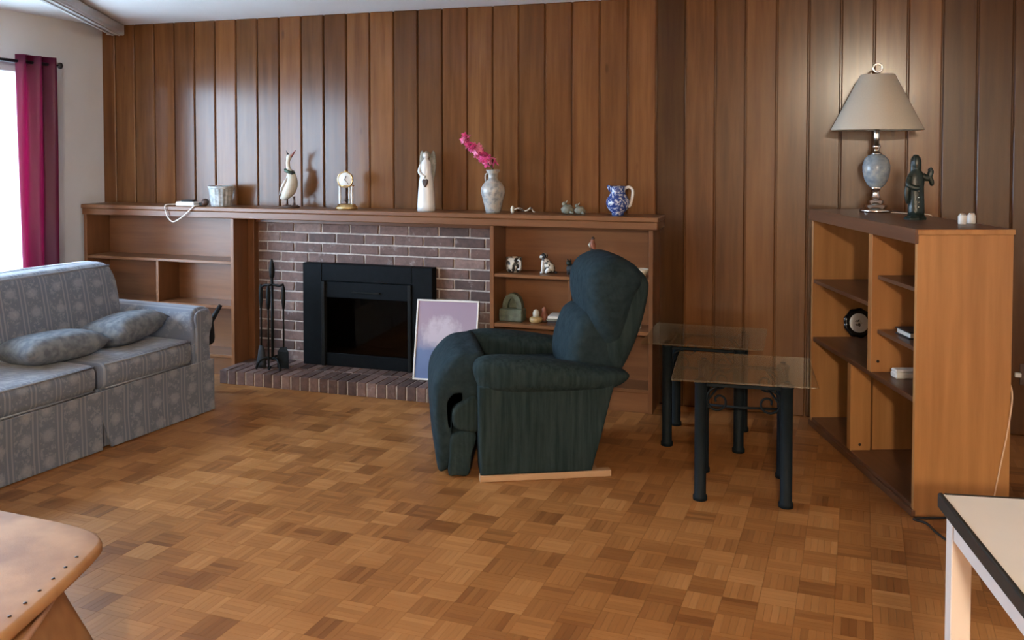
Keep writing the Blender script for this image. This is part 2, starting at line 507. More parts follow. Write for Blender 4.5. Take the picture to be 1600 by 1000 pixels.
def spline(pts, n=6, closed=False):
    P = [Vector(p) for p in pts]
    out = []
    m = len(P)
    for i in range(m if closed else m - 1):
        if closed: a, b, c, d = P[(i - 1) % m], P[i], P[(i + 1) % m], P[(i + 2) % m]
        else: a, b, c, d = P[max(i - 1, 0)], P[i], P[i + 1], P[min(i + 2, m - 1)]
        for k in range(n):
            t = k / n
            out.append(0.5 * ((2 * b) + (c - a) * t + (2 * a - 5 * b + 4 * c - d) * t * t + (3 * b - a - 3 * c + d) * t ** 3))
    if not closed: out.append(P[-1])
    return out
def puff(prof, t0, t1, r, axis='y', n=5, steps=5, crown=0.0, smooth=True):
    """stuffed shape: closed 2D profile swept along an axis, ends rounded by r.
    axis 'y': profile is (x, z); axis 'x': profile is (y, z); axis 'z': profile is (x, y)"""
    P = spline([(p[0], p[1], 0) for p in prof], n, True) if smooth else [Vector((p[0], p[1], 0)) for p in prof]
    c = sum(P, Vector()) / len(P)
    mr = min(max(p.x for p in P) - min(p.x for p in P), max(p.y for p in P) - min(p.y for p in P)) / 2
    sects = []
    for i in range(steps + 1):
        ph = (PI / 2) * i / steps
        sects.append((t0 + r * (1 - math.sin(ph)) if False else t0 + r * (1 - math.cos(PI / 2 - ph)) if False else t0 + r * (1 - math.cos(ph)), ph))
    ring = []
    def sec(t, s):
        q = []
        for p in P:
            d = (p - c) * s + c
            q.append({'y': (d.x, t, d.y), 'x': (t, d.x, d.y), 'z': (d.x, d.y, t)}[axis])
        return q
    front = [(t0 + r * (1 - math.sin(ph2)), 1 - (r / mr) * (1 - math.cos(ph2)) if r < mr else math.cos(ph2) * 0.999 + 0.001) for ph2 in [PI / 2 * (steps - i) / steps for i in range(steps + 1)]]
    for t, s in front: ring.append(sec(t, max(s, 0.03)))
    if crown:
        for k in range(1, 6):
            f = k / 6
            ring.append(sec(t0 + r + (t1 - t0 - 2 * r) * f, 1 + crown * math.sin(PI * f)))
    for t, s in reversed(front): ring.append(sec(t0 + t1 - t, max(s, 0.03)))
    return rings(bm_new(), ring, cap='flat')
def rrect(x0, x1, z0, z1, r, k=4):
    out = []
    for cx, cz, a0 in ((x1 - r, z1 - r, 0), (x0 + r, z1 - r, 90), (x0 + r, z0 + r, 180), (x1 - r, z0 + r, 270)):
        for i in range(k + 1):
            a = math.radians(a0 + 90 * i / k)
            out.append((cx + r * math.cos(a), cz + r * math.sin(a)))
    return out
def pillow_bm(sx, sy, sz, n=16, pw=0.55):
    """scatter cushion with pinched corners"""
    bm = bm_new()
    def h(u, v): return sz / 2 * (max(0.0, (1 - u ** 4) * (1 - v ** 4)) ** pw)
    for sgn in (1, -1):
        g = []
        for i in range(n + 1):
            row = []
            for j in range(n + 1):
                u, v = -1 + 2 * i / n, -1 + 2 * j / n
                pin = 1 - 0.07 * (1 - abs(v)) * abs(u) ** 3
                pin2 = 1 - 0.07 * (1 - abs(u)) * abs(v) ** 3
                row.append(bm.verts.new((sx / 2 * u * pin, sy / 2 * v * pin2, sgn * h(u, v))))
            g.append(row)
        for i in range(n):
            for j in range(n):
                f = (g[i][j], g[i + 1][j], g[i + 1][j + 1], g[i][j + 1])
                bm.faces.new(f if sgn > 0 else f[::-1])
    bmesh.ops.remove_doubles(bm, verts=bm.verts, dist=1e-5)
    return bm
def copy_of(o, name=None, loc=None, rot=None, parent='same'):
    c = o.copy()
    C.objects.link(c)
    if loc is not None: c.location = loc
    if rot is not None: c.rotation_euler = rot
    return c

# ------------------------------------------------------------------ floor
TP, TROT = 0.12, math.radians(-2.4)
fl = struct(obj('floor', box(XL - 0.1, XR + 0.1, YR - 0.1, YB + 0.1, -0.10, -0.011), 'subfloor'))
def tile_strip_geo(bm, uvl, a1, a2, mtx, seed, tone):
    for k in range(5):
        w = TP / 5
        y0 = -TP / 2 + k * w
        z = -0.0002 * R.random()
        x = TP / 2 - 0.0002
        c = 0.0003
        top = [(-x + c, y0 + c, z), (x - c, y0 + c, z), (x - c, y0 + w - c, z), (-x + c, y0 + w - c, z)]
        low = [(-x, y0 + 0.0002, z - 0.009), (x, y0 + 0.0002, z - 0.009), (x, y0 + w - 0.0002, z - 0.009), (-x, y0 + w - 0.0002, z - 0.009)]
        tv = [bm.verts.new(mtx @ Vector(p)) for p in top]
        lv = [bm.verts.new(mtx @ Vector(p)) for p in low]
        fs = [bm.faces.new(tv)] + [bm.faces.new((lv[i], lv[(i + 1) % 4], tv[(i + 1) % 4], tv[i])) for i in range(4)]
        ou, ov = R.random() * 20, R.random() * 20
        for f in fs:
            f[a1] = seed + k * 1.37
            f[a2] = tone
        for lp, uv in zip(fs[0].loops, ((0, 0), (TP, 0), (TP, w), (0, w))):
            lp[uvl].uv = (uv[0] + ou, uv[1] + ov)
def tile_bm():
    bm = bm_new()
    return bm, bm.loops.layers.uv.new('UVMap'), bm.faces.layers.float.new('strip'), bm.faces.layers.float.new('tile')
tile_meshes = []
for v in range(4):
    bm, uvl, a1, a2 = tile_bm()
    tile_strip_geo(bm, uvl, a1, a2, Matrix(), v * 11.3, v * 5.1)
    me = mesh_of(bm, 'parquet_tile'); me.materials.append(M('parquet_oak'))
    tile_meshes.append(me)
cyw, syw = math.cos(YAW), math.sin(YAW)
tiles = []
OX, OY = 0.08, 3.375
for i in range(-60, 40):
    for j in range(-70, 40):
        u, v = (i + 0.5) * TP, (j + 0.5) * TP
        x = OX + u * math.cos(TROT) - v * math.sin(TROT)
        y = OY + u * math.sin(TROT) + v * math.cos(TROT)
        if not (XL - 0.06 < x < XR + 0.06 and YR - 0.06 < y < YB + 0.06): continue
        d = -syw * x + cyw * y
        px = 800 + F_PX * (cyw * x + syw * y) / d if d > 0.5 else -9999
        py = 233 + F_PX * EYE / d if d > 0.5 else 9999
        seen = -40 < px < 1640 and py < 1010
        if px < 250 and py > 640 + (331 - px) * 0.30 and px < 0.9 * (py - 640): seen = seen and px > 160
        if px > 1490 and py > 760: seen = False
        if px < 331 and py < 640 + (331 - px) * 0.37: seen = False
        tiles.append((0 if seen else 1, d, i, j, x, y))
tiles.sort()
bm, uvl, a1, a2 = tile_bm()
for k, (_, d, i, j, x, y) in enumerate(tiles):
    rz = TROT + (PI / 2 if (i + j) % 2 else 0)
    if k < 300:
        obj('parquet_tile', tile_meshes[R.randrange(4)], None, fl, loc=(x, y, 0), rot=(0, 0, rz + (PI if R.random() < 0.5 else 0)))
    else:
        tile_strip_geo(bm, uvl, a1, a2, Matrix.Translation((x, y, 0)) @ Matrix.Rotation(rz, 4, 'Z'), R.random() * 200, R.random() * 200)
rest = obj('parquet_tiles', bm, 'parquet_oak', fl)
rest['kind'] = 'stuff'

# ------------------------------------------------------------------ walls, ceiling, window
struct(obj('ceiling', box(XL - 0.15, XR + 0.15, YR - 0.15, YB + 0.15, ZC, ZC + 0.12), 'ceiling_stipple'))
wb = struct(obj('wall_back', box(XL - 0.15, XR + 0.15, YB + 0.022, YB + 0.15, -0.1, ZC), 'panel_wood'))
PW = 0.1722
pl_bm = bm_new()
bx(pl_bm, -PW / 2 + 0.003, PW / 2 - 0.003, 0.0, 0.022, 0.0, ZC, 0.006)
pme = mesh_of(pl_bm, 'plank'); pme.materials.append(M('panel_wood'))
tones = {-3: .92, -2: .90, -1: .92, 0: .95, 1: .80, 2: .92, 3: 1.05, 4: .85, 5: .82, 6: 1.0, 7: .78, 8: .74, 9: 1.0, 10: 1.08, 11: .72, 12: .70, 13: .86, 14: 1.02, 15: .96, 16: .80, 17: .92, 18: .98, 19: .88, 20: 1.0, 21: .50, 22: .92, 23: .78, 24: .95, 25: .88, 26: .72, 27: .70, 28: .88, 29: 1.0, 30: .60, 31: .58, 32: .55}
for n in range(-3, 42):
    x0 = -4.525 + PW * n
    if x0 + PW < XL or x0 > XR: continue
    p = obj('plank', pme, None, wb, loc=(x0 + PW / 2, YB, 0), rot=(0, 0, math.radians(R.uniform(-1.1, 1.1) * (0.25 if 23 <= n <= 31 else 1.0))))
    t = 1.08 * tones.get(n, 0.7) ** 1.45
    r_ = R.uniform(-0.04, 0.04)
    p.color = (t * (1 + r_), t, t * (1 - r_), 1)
def left_wall():
    bm = bm_new()
    for a in ((YR - 0.15, WY0, -0.1, ZC), (WY1, YB + 0.02, -0.1, ZC), (WY0, WY1, -0.1, WZ0), (WY0, WY1, WZ1, ZC)):
        bx(bm, XL - 0.15, XL, *a)
    return bm
struct(obj('wall_left', left_wall(), 'wall_paint'))
struct(obj('wall_right', box(XR, XR + 0.15, YR - 0.15, YB + 0.02, -0.1, ZC), 'wall_paint'))
struct(obj('wall_rear', box(XL - 0.15, XR + 0.15, YR - 0.15, YR, -0.1, ZC), 'wall_paint'))
struct(obj('ground_outside', box(-40, XL - 0.16, -20, 25, -0.5, -0.4), 'patio_ground'))
def window():
    o = bpy.data.objects.new('window_1', None); C.objects.link(o)
    o.location = (XL - 0.06, WY0, WZ0); struct(o)
    W, Hh = WY1 - WY0, WZ1 - WZ0
    f = bm_new()
    for a in ((0, W, 0, 0.06), (0, W, Hh - 0.06, Hh)): bx(f, -0.03, 0.03, a[0], a[1], a[2], a[3], 0.004)
    for y0 in (0, W - 0.06): bx(f, -0.03, 0.03, y0, y0 + 0.06, 0.06, Hh - 0.06, 0.004)
    obj('window_frame', f, 'white_frame', o)
    obj('mullion', box(-0.03, 0.03, W * 0.48 - 0.05, W * 0.48 + 0.05, 0.06, Hh - 0.06, 0.004), 'white_frame', o)
    obj('pane', box(-0.004, 0.004, 0.055, W * 0.48 - 0.045, 0.055, Hh - 0.055), 'window_glass', o)
    obj('pane', box(-0.004, 0.004, W * 0.48 + 0.045, W - 0.055, 0.055, Hh - 0.055), 'window_glass', o)
    obj('window_sill', box(0.0, 0.10, -0.04, W + 0.04, -0.03, 0.0, 0.006), 'white_frame', o)
window()

# ------------------------------------------------------------------ curtain, rod, roller case, hook
def curtain():
    t = thing('curtain', 'burgundy grommet curtain panel hanging at the end of the window', 'curtain', (-4.87, 4.74, 0.03))
    nz, ny = 30, 60
    sh = []
    for k in range(nz + 1):
        f = k / nz
        z = f * 2.11
        wid = 0.315 + 0.02 * (1 - f)
        cyy = 0.012 * (1 - f) + 0.0
        row = []
        for i in range(ny + 1):
            s = i / ny
            y = (s - 0.5) * wid + cyy
            amp = 0.030 + 0.012 * (1 - f)
            x = amp * math.sin(s * 2 * PI * 2.5 + 0.6 * (1 - f)) + 0.008 * math.sin(s * 17 + f * 5)
            row.append((x, y, z))
        sh.append(row)
    ring = [[p for p in r] + [(p[0] - 0.004, p[1], p[2]) for p in reversed(r)] for r in sh]
    obj('fabric', rings(bm_new(), ring), 'curtain_burgundy', t, True)
    for s in (0.30, 0.74):
        bm = bm_new()
        y = (s - 0.5) * 0.315
        x = 0.030 * math.sin(s * 2 * PI * 2.5) + 0.008 * math.sin(s * 17 + 5)
        path = [(x + 0.003, y + 0.024 * math.cos(a), 2.065 + 0.024 * math.sin(a)) for a in [2 * PI * i / 16 for i in range(17)]]
        obj('grommet', tube(bm, path, 0.004, 6), 'silver', t, True)
curtain()
rod = thing('curtain_rod', 'dark metal curtain rod with ball finial above the window', 'curtain rod', (-4.875, 3.2, 2.095))
obj('rod', tube(bm_new(), [(0, -1.85, 0), (0, 1.70, 0)], 0.011, 12), 'rod_dark', rod, True)
obj('finial', lathe(bm_new(), [(0.0, -0.022), (0.013, -0.018), (0.021, 0), (0.013, 0.018), (0, 0.022)], 0, 0, 0, 14), 'rod_dark', rod, True, loc=(0, 1.745, 0))
obj('finial_neck', tube(bm_new(), [(0, 1.70, 0), (0, 1.73, 0)], 0.007, 10), 'rod_dark', rod, True)
obj('bracket', box(-0.105, 0.0, -1.72, -1.70, -0.012, 0.0, 0.002), 'rod_dark', rod)
obj('bracket', box(-0.105, 0.0, 1.66, 1.68, -0.012, 0.0, 0.002), 'rod_dark', rod)

rc = thing('screen_roller', 'long pale roller case fixed slantwise under the ceiling at the wall corner', 'roller case', (-4.80, 5.40, ZC), math.radians(29.1))
obj('case', box(-0.07, 0.045, -2.2, 0.0, -0.075, 0.0, 0.012), 'roller_case', rc)
obj('rib', box(-0.035, -0.022, -2.2, -0.01, -0.084, -0.07, 0.002), 'roller_case', rc)
obj('rib', box(0.010, 0.022, -2.2, -0.01, -0.084, -0.07, 0.002), 'roller_case', rc)
obj('end_cap', box(-0.073, 0.048, -0.012, 0.006, -0.079, 0.0, 0.006), 'plaster_grey', rc)
hk = thing('ceiling_hook', 'small dark hook screwed into the ceiling over the window', 'hook', (-4.35, 3.95, ZC))
obj('hook', tube(bm_new(), spline([(0, 0, 0), (0, 0, -0.03), (0.012, 0, -0.045), (0.012, 0, -0.06), (-0.004, 0, -0.066)], 5), 0.003, 6), 'rod_dark', hk, True)

# ------------------------------------------------------------------ mantel, built-in shelves, fireplace
CF = 5.215          # front of the built-in cabinets
MZ0, MZ1 = 1.066, 1.140
t = thing('mantel_shelf', 'long wooden mantel shelf running over the fireplace and both built-in shelf units', 'mantel', (-2.9, 5.32, MZ0))
obj('top_board', box(-2.055, 2.05, -0.13, 0.13, 0.046, MZ1 - MZ0, 0.004), 'cabinet_wood_x', t)
obj('front_rail', box(-2.052, 2.046, -0.123, 0.13, 0.0, 0.046, 0.005), 'cabinet_wood_x', t)

def builtin(name, label, x0, x1, xdiv, flip):
    t = thing(name, label, 'shelf unit', ((x0 + x1) / 2, CF + 0.11, 0))
    o = -(x0 + x1) / 2
    yb = YB - CF - 0.11
    yf = -0.11
    P = lambda nm, a, m: obj(nm, box(a[0] + o, a[1] + o, a[2], a[3], a[4], a[5], 0.002), m, t)
    P('side_panel', (x0, x0 + 0.026, yf, yb, 0, MZ0), 'cabinet_wood_z')
    P('side_panel', (x1 - 0.026, x1, yf, yb, 0, MZ0), 'cabinet_wood_z')
    P('back_panel', (x0 + 0.026, x1 - 0.026, yb - 0.012, yb, 0, MZ0), 'cabinet_wood_x')
    P('shelf', (x0 + 0.026, x1 - 0.026, yf + 0.004, yb - 0.012, 0.755, 0.775), 'cabinet_wood_x')
    P('shelf', (x0 + 0.026, x1 - 0.026, yf + 0.004, yb - 0.012, 0.452, 0.474), 'cabinet_wood_x')
    P('shelf', (x0 + 0.026, x1 - 0.026, yf + 0.004, yb - 0.012, 0.118, 0.138), 'cabinet_wood_x')
    P('divider', (xdiv - 0.011, xdiv + 0.011, yf + 0.004, yb - 0.012, 0.474, 0.755), 'cabinet_wood_z')
    P('toe_board', (x0 + 0.026, x1 - 0.026, yf + 0.012, yf + 0.03, 0.0, 0.118), 'cabinet_wood_x')
    return t
builtin('builtin_shelves', 'built-in wooden shelf unit with empty shelves behind the sofa arm', -4.955, -3.702, -4.328, False)
builtin('builtin_shelves', 'built-in wooden shelf unit holding ornaments behind the green recliner', -1.877, -0.882, -1.376, True)

HZ = 0.088
fp = thing('fireplace_surround', 'brick fireplace surround under the wooden mantel', 'fireplace', (-2.8, YB, 0))
ox, BRL, BRR = 2.8, -3.702, -1.877
obj('mortar', box(BRL + ox, BRR + ox, -0.018, -0.004, HZ, MZ0), 'mortar', fp)
obj('side_post', box(BRL + ox, BRL + 0.05 + ox, -0.075, -0.004, HZ, MZ0, 0.003), 'cabinet_wood_z', fp)
obj('lintel_board', box(BRL + ox + 0.05, BRR + ox, -0.055, -0.004, 1.03, MZ0, 0.002), 'cabinet_wood_x', fp)
CH, BL = 0.0675, 0.213
bvar = []
for v in range(4):
    bm = box(0, BL - 0.012, -0.026, -0.006, 0, CH - 0.011, 0.003)
    for vv in bm.verts: vv.co += Vector((R.uniform(-1, 1), R.uniform(-1, 1), R.uniform(-1, 1))) * 0.0014
    me = mesh_of(bm, 'brick'); me.materials.append(M('brick_clay')); bvar.append(me)
FX0, FX1, FZ1 = -3.262, -2.318, 0.770      # firebox insert
z = HZ + 0.005
row = 0
xl, xr = BRL + 0.052, BRR - 0.002
while z + CH - 0.011 < 1.035:
    x = xl - (BL / 2 if row % 2 else 0.0) - 0.03
    while x < xr - 0.02:
        a, b = max(x, xl), min(x + BL - 0.012, xr)
        if z < FZ1 - 0.03:                       # keep clear of the insert
            if a >= FX0 and b <= FX1: a = b
            elif a < FX0 < b: b = FX0 + 0.02
            elif a < FX1 < b: a = FX1 - 0.02
        if b - a > 0.02:
            o = obj('brick', bvar[R.randrange(4)], None, fp, loc=(a + ox, R.uniform(-0.001, 0.0015), z))
            o.scale = ((b - a) / (BL - 0.012), 1, 1)
        x += BL
    z += CH; row += 1

hx0, hx1, hy0 = -3.69, -1.90, 5.03
h = thing('hearth', 'raised brick hearth with a row of upright bricks along its front', 'hearth', (-2.8, 5.24, 0))
obj('mortar', box(hx0 + 2.8 + 0.004, hx1 + 2.8, hy0 - 5.24 + 0.006, YB - 5.24, 0.0, HZ - 0.006), 'mortar', h)
hv = []
for v in range(3):
    bm = box(0, 0.057, 0, 0.20, 0, HZ, 0.003)
    for vv in bm.verts: vv.co += Vector((R.uniform(-1, 1), R.uniform(-1, 1), R.uniform(-1, 0.3))) * 0.0014
    me = mesh_of(bm, 'brick'); me.materials.append(M('brick_clay')); hv.append(me)
x = hx0
while x + 0.05 < hx1:
    for k, y0 in enumerate((hy0, hy0 + 0.212)):
        obj('brick', hv[R.randrange(3)], None, h, loc=(x + 2.8, y0 - 5.24 + R.uniform(-0.002, 0.002), 0.0))
    x += 0.0672

t = thing('fireplace_insert', 'black metal fireplace insert with dark glass front set in the brick', 'fireplace insert', ((FX0 + FX1) / 2, 5.392, HZ))
w = (FX1 - FX0) / 2; hh = FZ1 - HZ
bm = bm_new()
yf = -0.035
bx(bm, -w, -w + 0.145, yf, 0.035, 0, hh, 0.004); bx(bm, w - 0.145, w, yf, 0.035, 0, hh, 0.004); bx(bm, -w + 0.145, w - 0.145, yf, 0.035, hh - 0.115, hh, 0.004)
obj('surround', bm, 'black_metal', t)
for xx in (-w + 0.145, w - 0.17):
    obj('door_stile', box(xx, xx + 0.025, yf - 0.012, 0.03, 0, hh - 0.115, 0.003), 'iron', t)
lv = obj('top_louver', box(-w + 0.17, w - 0.17, yf + 0.004, 0.03, hh - 0.225, hh - 0.118, 0.004), 'black_metal', t)
obj('handle', box(-0.10, 0.10, yf - 0.010, yf + 0.006, hh - 0.185, hh - 0.176, 0.002), 'iron', lv)
obj('bottom_louver', box(-w + 0.17, w - 0.17, yf + 0.004, 0.03, 0.0, 0.085, 0.004), 'black_metal', t)
obj('glass', box(-w + 0.17, w - 0.17, yf + 0.020, yf + 0.024, 0.085, hh - 0.225), 'fire_glass', t)
obj('fire_back', box(-w + 0.15, w - 0.15, 0.03, 0.036, 0.0, hh - 0.115), 'soot', t)
for k, (z0, a) in enumerate(((0.115, 4), (0.135, -5))):
    obj('log', tube(bm_new(), [(-0.2, 0.004, z0 - a * 0.004), (0.2, 0.004, z0 + a * 0.004)], 0.012, 8), 'soot', t, True)

# leaning picture
pw_, ph_ = 0.405, 0.50
yb_, yt_ = 5.212, 5.318
lean = math.asin(min(1, (yt_ - yb_) / ph_))
t = thing('framed_picture', 'white-framed picture of pale clouds over blue leaning on the fireplace insert', 'picture', (-2.180, yb_, HZ + 0.002))
t.rotation_euler = (-lean, 0, math.radians(6))
fw = 0.011
bm = bm_new()
bx(bm, -pw_ / 2, pw_ / 2, -0.009, 0.009, 0, fw, 0.002); bx(bm, -pw_ / 2, pw_ / 2, -0.009, 0.009, ph_ - fw, ph_, 0.002)
bx(bm, -pw_ / 2, -pw_ / 2 + fw, -0.009, 0.009, fw, ph_ - fw, 0.002); bx(bm, pw_ / 2 - fw, pw_ / 2, -0.009, 0.009, fw, ph_ - fw, 0.002)
obj('frame', bm, 'white_plastic', t)
obj('canvas', box(-pw_ / 2 + fw, pw_ / 2 - fw, -0.004, 0.005, fw, ph_ - fw), 'painted_canvas', t)

# fire tools
tx, ty = -3.375, 5.165
st = thing('fire_tool_stand', 'black iron stand with arched feet and tall handle holding fireplace tools', 'tool stand', (tx, ty, HZ))
obj('pole', tube(bm_new(), [(0, 0, 0.06), (0, 0, 0.60)], 0.010, 8), 'iron', st, True)
obj('handle', lathe(bm_new(), [(0.006, 0), (0.016, 0.02), (0.019, 0.06), (0.014, 0.10), (0.008, 0.125), (0.002, 0.135)], 0, 0, 0.59, 12), 'iron', st, True)
obj('hanger_ring', tube(bm_new(), [(-0.085, 0.0, 0.53), (-0.06, 0, 0.55), (0, 0, 0.555), (0.06, 0, 0.55), (0.085, 0, 0.56)], 0.008, 8), 'iron', st, True)
obj('hanger_arm', tube(bm_new(), [(0, 0, 0.553), (0, -0.025, 0.556), (0, -0.048, 0.548)], 0.006, 8), 'iron', st, True)
for a in (90, 210, 330):
    ca, sa = math.cos(math.radians(a)), math.sin(math.radians(a))
    obj('foot', tube(bm_new(), spline([(0, 0, 0.07), (0.05 * ca, 0.05 * sa, 0.075), (0.09 * ca, 0.09 * sa, 0.045), (0.105 * ca, 0.105 * sa, 0.004)], 5), 0.008, 8), 'iron', st, True)
def tool(dx, dy, lab, head):
    t = thing('fire_tool', lab, 'fire tool', (tx + dx, ty + dy, HZ), 0, 'fireplace tools')
    obj('shaft', tube(bm_new(), [(0, 0, 0.12), (0, 0, 0.46)], 0.006, 8), 'iron', t, True)
    obj('grip', tube(bm_new(), [(0, 0, 0.40), (0, 0, 0.45), (0, 0, 0.53), (0, 0, 0.555)], [0.008, 0.014, 0.013, 0.006], 8), 'iron', t, True)
    if head == 'brush':
        obj('brush_head', lathe(bm_new(), [(0.014, 0.15), (0.022, 0.12), (0.036, 0.03), (0.034, 0.005)], n=12, sy=0.6), 'black_fabric', t, True)
    elif head == 'shovel':
        bm = bm_new()
        rings(bm, [[(-0.02, -0.004, 0.15), (0.02, -0.004, 0.15), (0.02, 0.0, 0.15), (-0.02, 0.0, 0.15)], [(-0.04, -0.012, 0.12), (0.04, -0.012, 0.12), (0.04, -0.008, 0.12), (-0.04, -0.008, 0.12)], [(-0.042, -0.014, 0.012), (0.042, -0.014, 0.012), (0.042, -0.010, 0.012), (-0.042, -0.010, 0.012)]])
        obj('pan', bm, 'iron', t)
    else:
        obj('hook', tube(bm_new(), spline([(0, 0, 0.13), (0, 0, 0.05), (0.0, 0, 0.006), (0.02, -0.008, 0.03)], 5), 0.006, 8), 'iron', t, True)
tool(-0.085, 0.0, 'black fireplace brush hanging on the tool stand beside the wooden post', 'brush')
tool(0.085, 0.0, 'black fireplace shovel hanging on the tool stand beside the insert', 'shovel')
tool(0.0, -0.045, 'black fireplace poker hanging at the middle of the tool stand', 'poker')

# ------------------------------------------------------------------ sofa
SO = thing('sofa', 'blue-grey patterned fabric sofa with rolled arm and skirt below the window', 'sofa', (-3.356, 4.507, 0), math.radians(-5.53))
SL = 2.20     # length; local y runs from 0 (far arm) to -SL, local x from 0 (front) to -0.88 (rear)
obj('frame_rail', puff(rrect(-0.80, -0.03, 0.03, 0.305, 0.02, 2), -SL + 0.02, -0.02, 0.01, smooth=False), 'sofa_fabric', SO)
def arm(y0, y1, nm='arm'):
    s = 1 if y1 > -0.5 else -1
    ym = (y0 + y1) / 2
    # rolled arm: profile in (y, z), swept front to back
    prof = [(ym - 0.062, 0.05), (ym + 0.062, 0.05), (ym + 0.062, 0.42), (ym + 0.080, 0.49), (ym + 0.094, 0.545), (ym + 0.070, 0.598), (ym, 0.618), (ym - 0.055, 0.603), (ym - 0.078, 0.555), (ym - 0.066, 0.49), (ym - 0.062, 0.42)]
    a = obj(nm, puff(prof, -0.84, -0.012, 0.022, axis='x', n=4), 'sofa_fabric', SO, True)
    # front facing panel
    pr = [(p[0] * 1.0, p[1]) for p in [(ym - 0.050, 0.20), (ym + 0.050, 0.20), (ym + 0.050, 0.43), (ym + 0.074, 0.50), (ym + 0.076, 0.55), (ym + 0.052, 0.588), (ym, 0.602), (ym - 0.046, 0.59), (ym - 0.062, 0.555), (ym - 0.052, 0.49), (ym - 0.050, 0.43)]]
    obj('front_panel', puff(pr, -0.016, 0.002, 0.007, axis='x', n=4, steps=3), 'sofa_fabric', a, True)
arm(-0.135, -0.005)
arm(-SL + 0.005, -SL + 0.135)
# back: leaning slab with rounded top corners
def sofa_back():
    rr = []
    y0, y1 = -SL + 0.10, -0.115
    # sections along the height
    for z, xf, xb in ((0.25, -0.50, -0.80), (0.42, -0.525, -0.82), (0.60, -0.560, -0.84), (0.74, -0.590, -0.85), (0.82, -0.612, -0.845), (0.852, -0.640, -0.825), (0.862, -0.69, -0.78)):
        e = 0.0 if z < 0.6 else (0.012 if z < 0.75 else (0.035 if z < 0.83 else (0.06 if z < 0.86 else 0.10)))
        a, b = y0 + e, y1 - e
        m = 0.05
        top = 0
        ring = [(xf - 0.03, a), (xf, a + m), (xf + 0.006, (a + b) / 2 - 0.3), (xf + 0.006, (a + b) / 2 + 0.3), (xf, b - m), (xf - 0.03, b), (xb + 0.03, b), (xb, b - m), (xb, a + m), (xb + 0.03, a)]
        sp = []
        for i in range(len(ring)):
            p, q = Vector(ring[i]), Vector(ring[(i + 1) % len(ring)])
            for k in range(3): sp.append(p.lerp(q, k / 3))
        rr.append([(p.x, p.y, z) for p in sp])
    bm = rings(bm_new(), rr)
    bmesh.ops.subdivide_edges(bm, edges=[e for e in bm.edges], cuts=1, smooth=0.4)
    return bm
bk = obj('backrest', sofa_back(), 'sofa_fabric', SO, True)
obj('piping', tube(bm_new(), [(-0.622, -0.175 - (SL - 0.35) * k / 20, 0.838) for k in range(21)], 0.007, 6), 'sofa_piping', bk, True)
for y0, y1 in ((-0.797, -0.137), (-1.43, -0.803), (-2.063, -1.436)):
    cu = obj('seat_cushion', puff(rrect(-0.60, 0.0, 0.300, 0.437, 0.045, 6), y0, y1, 0.035, smooth=False, crown=0.015), 'sofa_fabric', SO, True)
    for zz, xx in ((0.309, -0.006), (0.430, -0.010)):
        obj('piping', tube(bm_new(), [(xx, y0 + 0.03, zz), (xx + 0.004, (y0 + y1) / 2, zz), (xx, y1 - 0.03, zz)], 0.005, 6), 'sofa_piping', cu, True)
# skirt: front panels with an inverted pleat, plus end panels
def skirt_panel(y0, y1, cut0, cut1):
    bm = bm_new()
    pts = [(y0, 0.30), (y1, 0.30), (y1, 0.14), (y1 - cut1, 0.006), (y0 + cut0, 0.006), (y0, 0.14)]
    a = [bm.verts.new((0.008 + (0.010 if z < 0.1 else 0.0), y, z)) for y, z in pts]
    b = [bm.verts.new((-0.004 + (0.010 if z < 0.1 else 0.0), y, z)) for y, z in pts]
    bm.faces.new(a); bm.faces.new(b[::-1])
    for i in range(6):
        j = (i + 1) % 6
        bm.faces.new((a[i], b[i], b[j], a[j]))
    bmesh.ops.recalc_face_normals(bm, faces=bm.faces)
    return bm
obj('skirt', skirt_panel(-0.795, 0.0, 0.045, 0.0), 'sofa_fabric', SO)
obj('skirt', skirt_panel(-1.43, -0.797, 0.03, 0.012), 'sofa_fabric', SO)
obj('skirt', skirt_panel(-SL, -1.432, 0.0, 0.03), 'sofa_fabric', SO)
obj('skirt', box(-0.84, 0.008, -0.002, 0.008, 0.006, 0.30), 'sofa_fabric', SO)
obj('skirt', box(-0.84, 0.008, -SL - 0.008, -SL + 0.002, 0.006, 0.30), 'sofa_fabric', SO)
obj('pleat_lining', box(-0.03, -0.012, -1.5, -0.7, 0.01, 0.16), 'sofa_fabric', SO)
p1 = tag(obj('throw_pillow', pillow_bm(0.34, 0.46, 0.15), 'pillow_fabric', None, True, loc=(-3.740, 3.705, 0.510), rot=(0, math.radians(-4), math.radians(-12))), 'flat grey-blue throw pillow lying on the middle of the sofa seat', 'pillow', 'throw pillows on the sofa')
p2 = tag(obj('throw_pillow', pillow_bm(0.36, 0.40, 0.16), 'pillow_fabric', None, True, loc=(-3.700, 4.155, 0.522), rot=(math.radians(5), math.radians(-8), math.radians(2))), 'grey-blue throw pillow lying against the sofa arm', 'pillow', 'throw pillows on the sofa')

# black bag with slanted handle behind the sofa arm
t = thing('handled_bag', 'black bag with a slanted stick handle beside the sofa arm', 'bag', (-3.60, 4.80, 0))
obj('handle', tube(bm_new(), [(-0.075, 0, 0.0), (-0.065, 0.0, 0.28), (-0.02, 0.03, 0.42), (0.035, 0.08, 0.545)], [0.020, 0.022, 0.018, 0.013], 8), 'black_fabric', t, True)
obj('pouch', puff([(-0.055, 0.31), (0.025, 0.315), (0.030, 0.40), (0.01, 0.49), (-0.045, 0.49), (-0.06, 0.40)], -0.04, 0.04, 0.03), 'black_fabric', t, True)

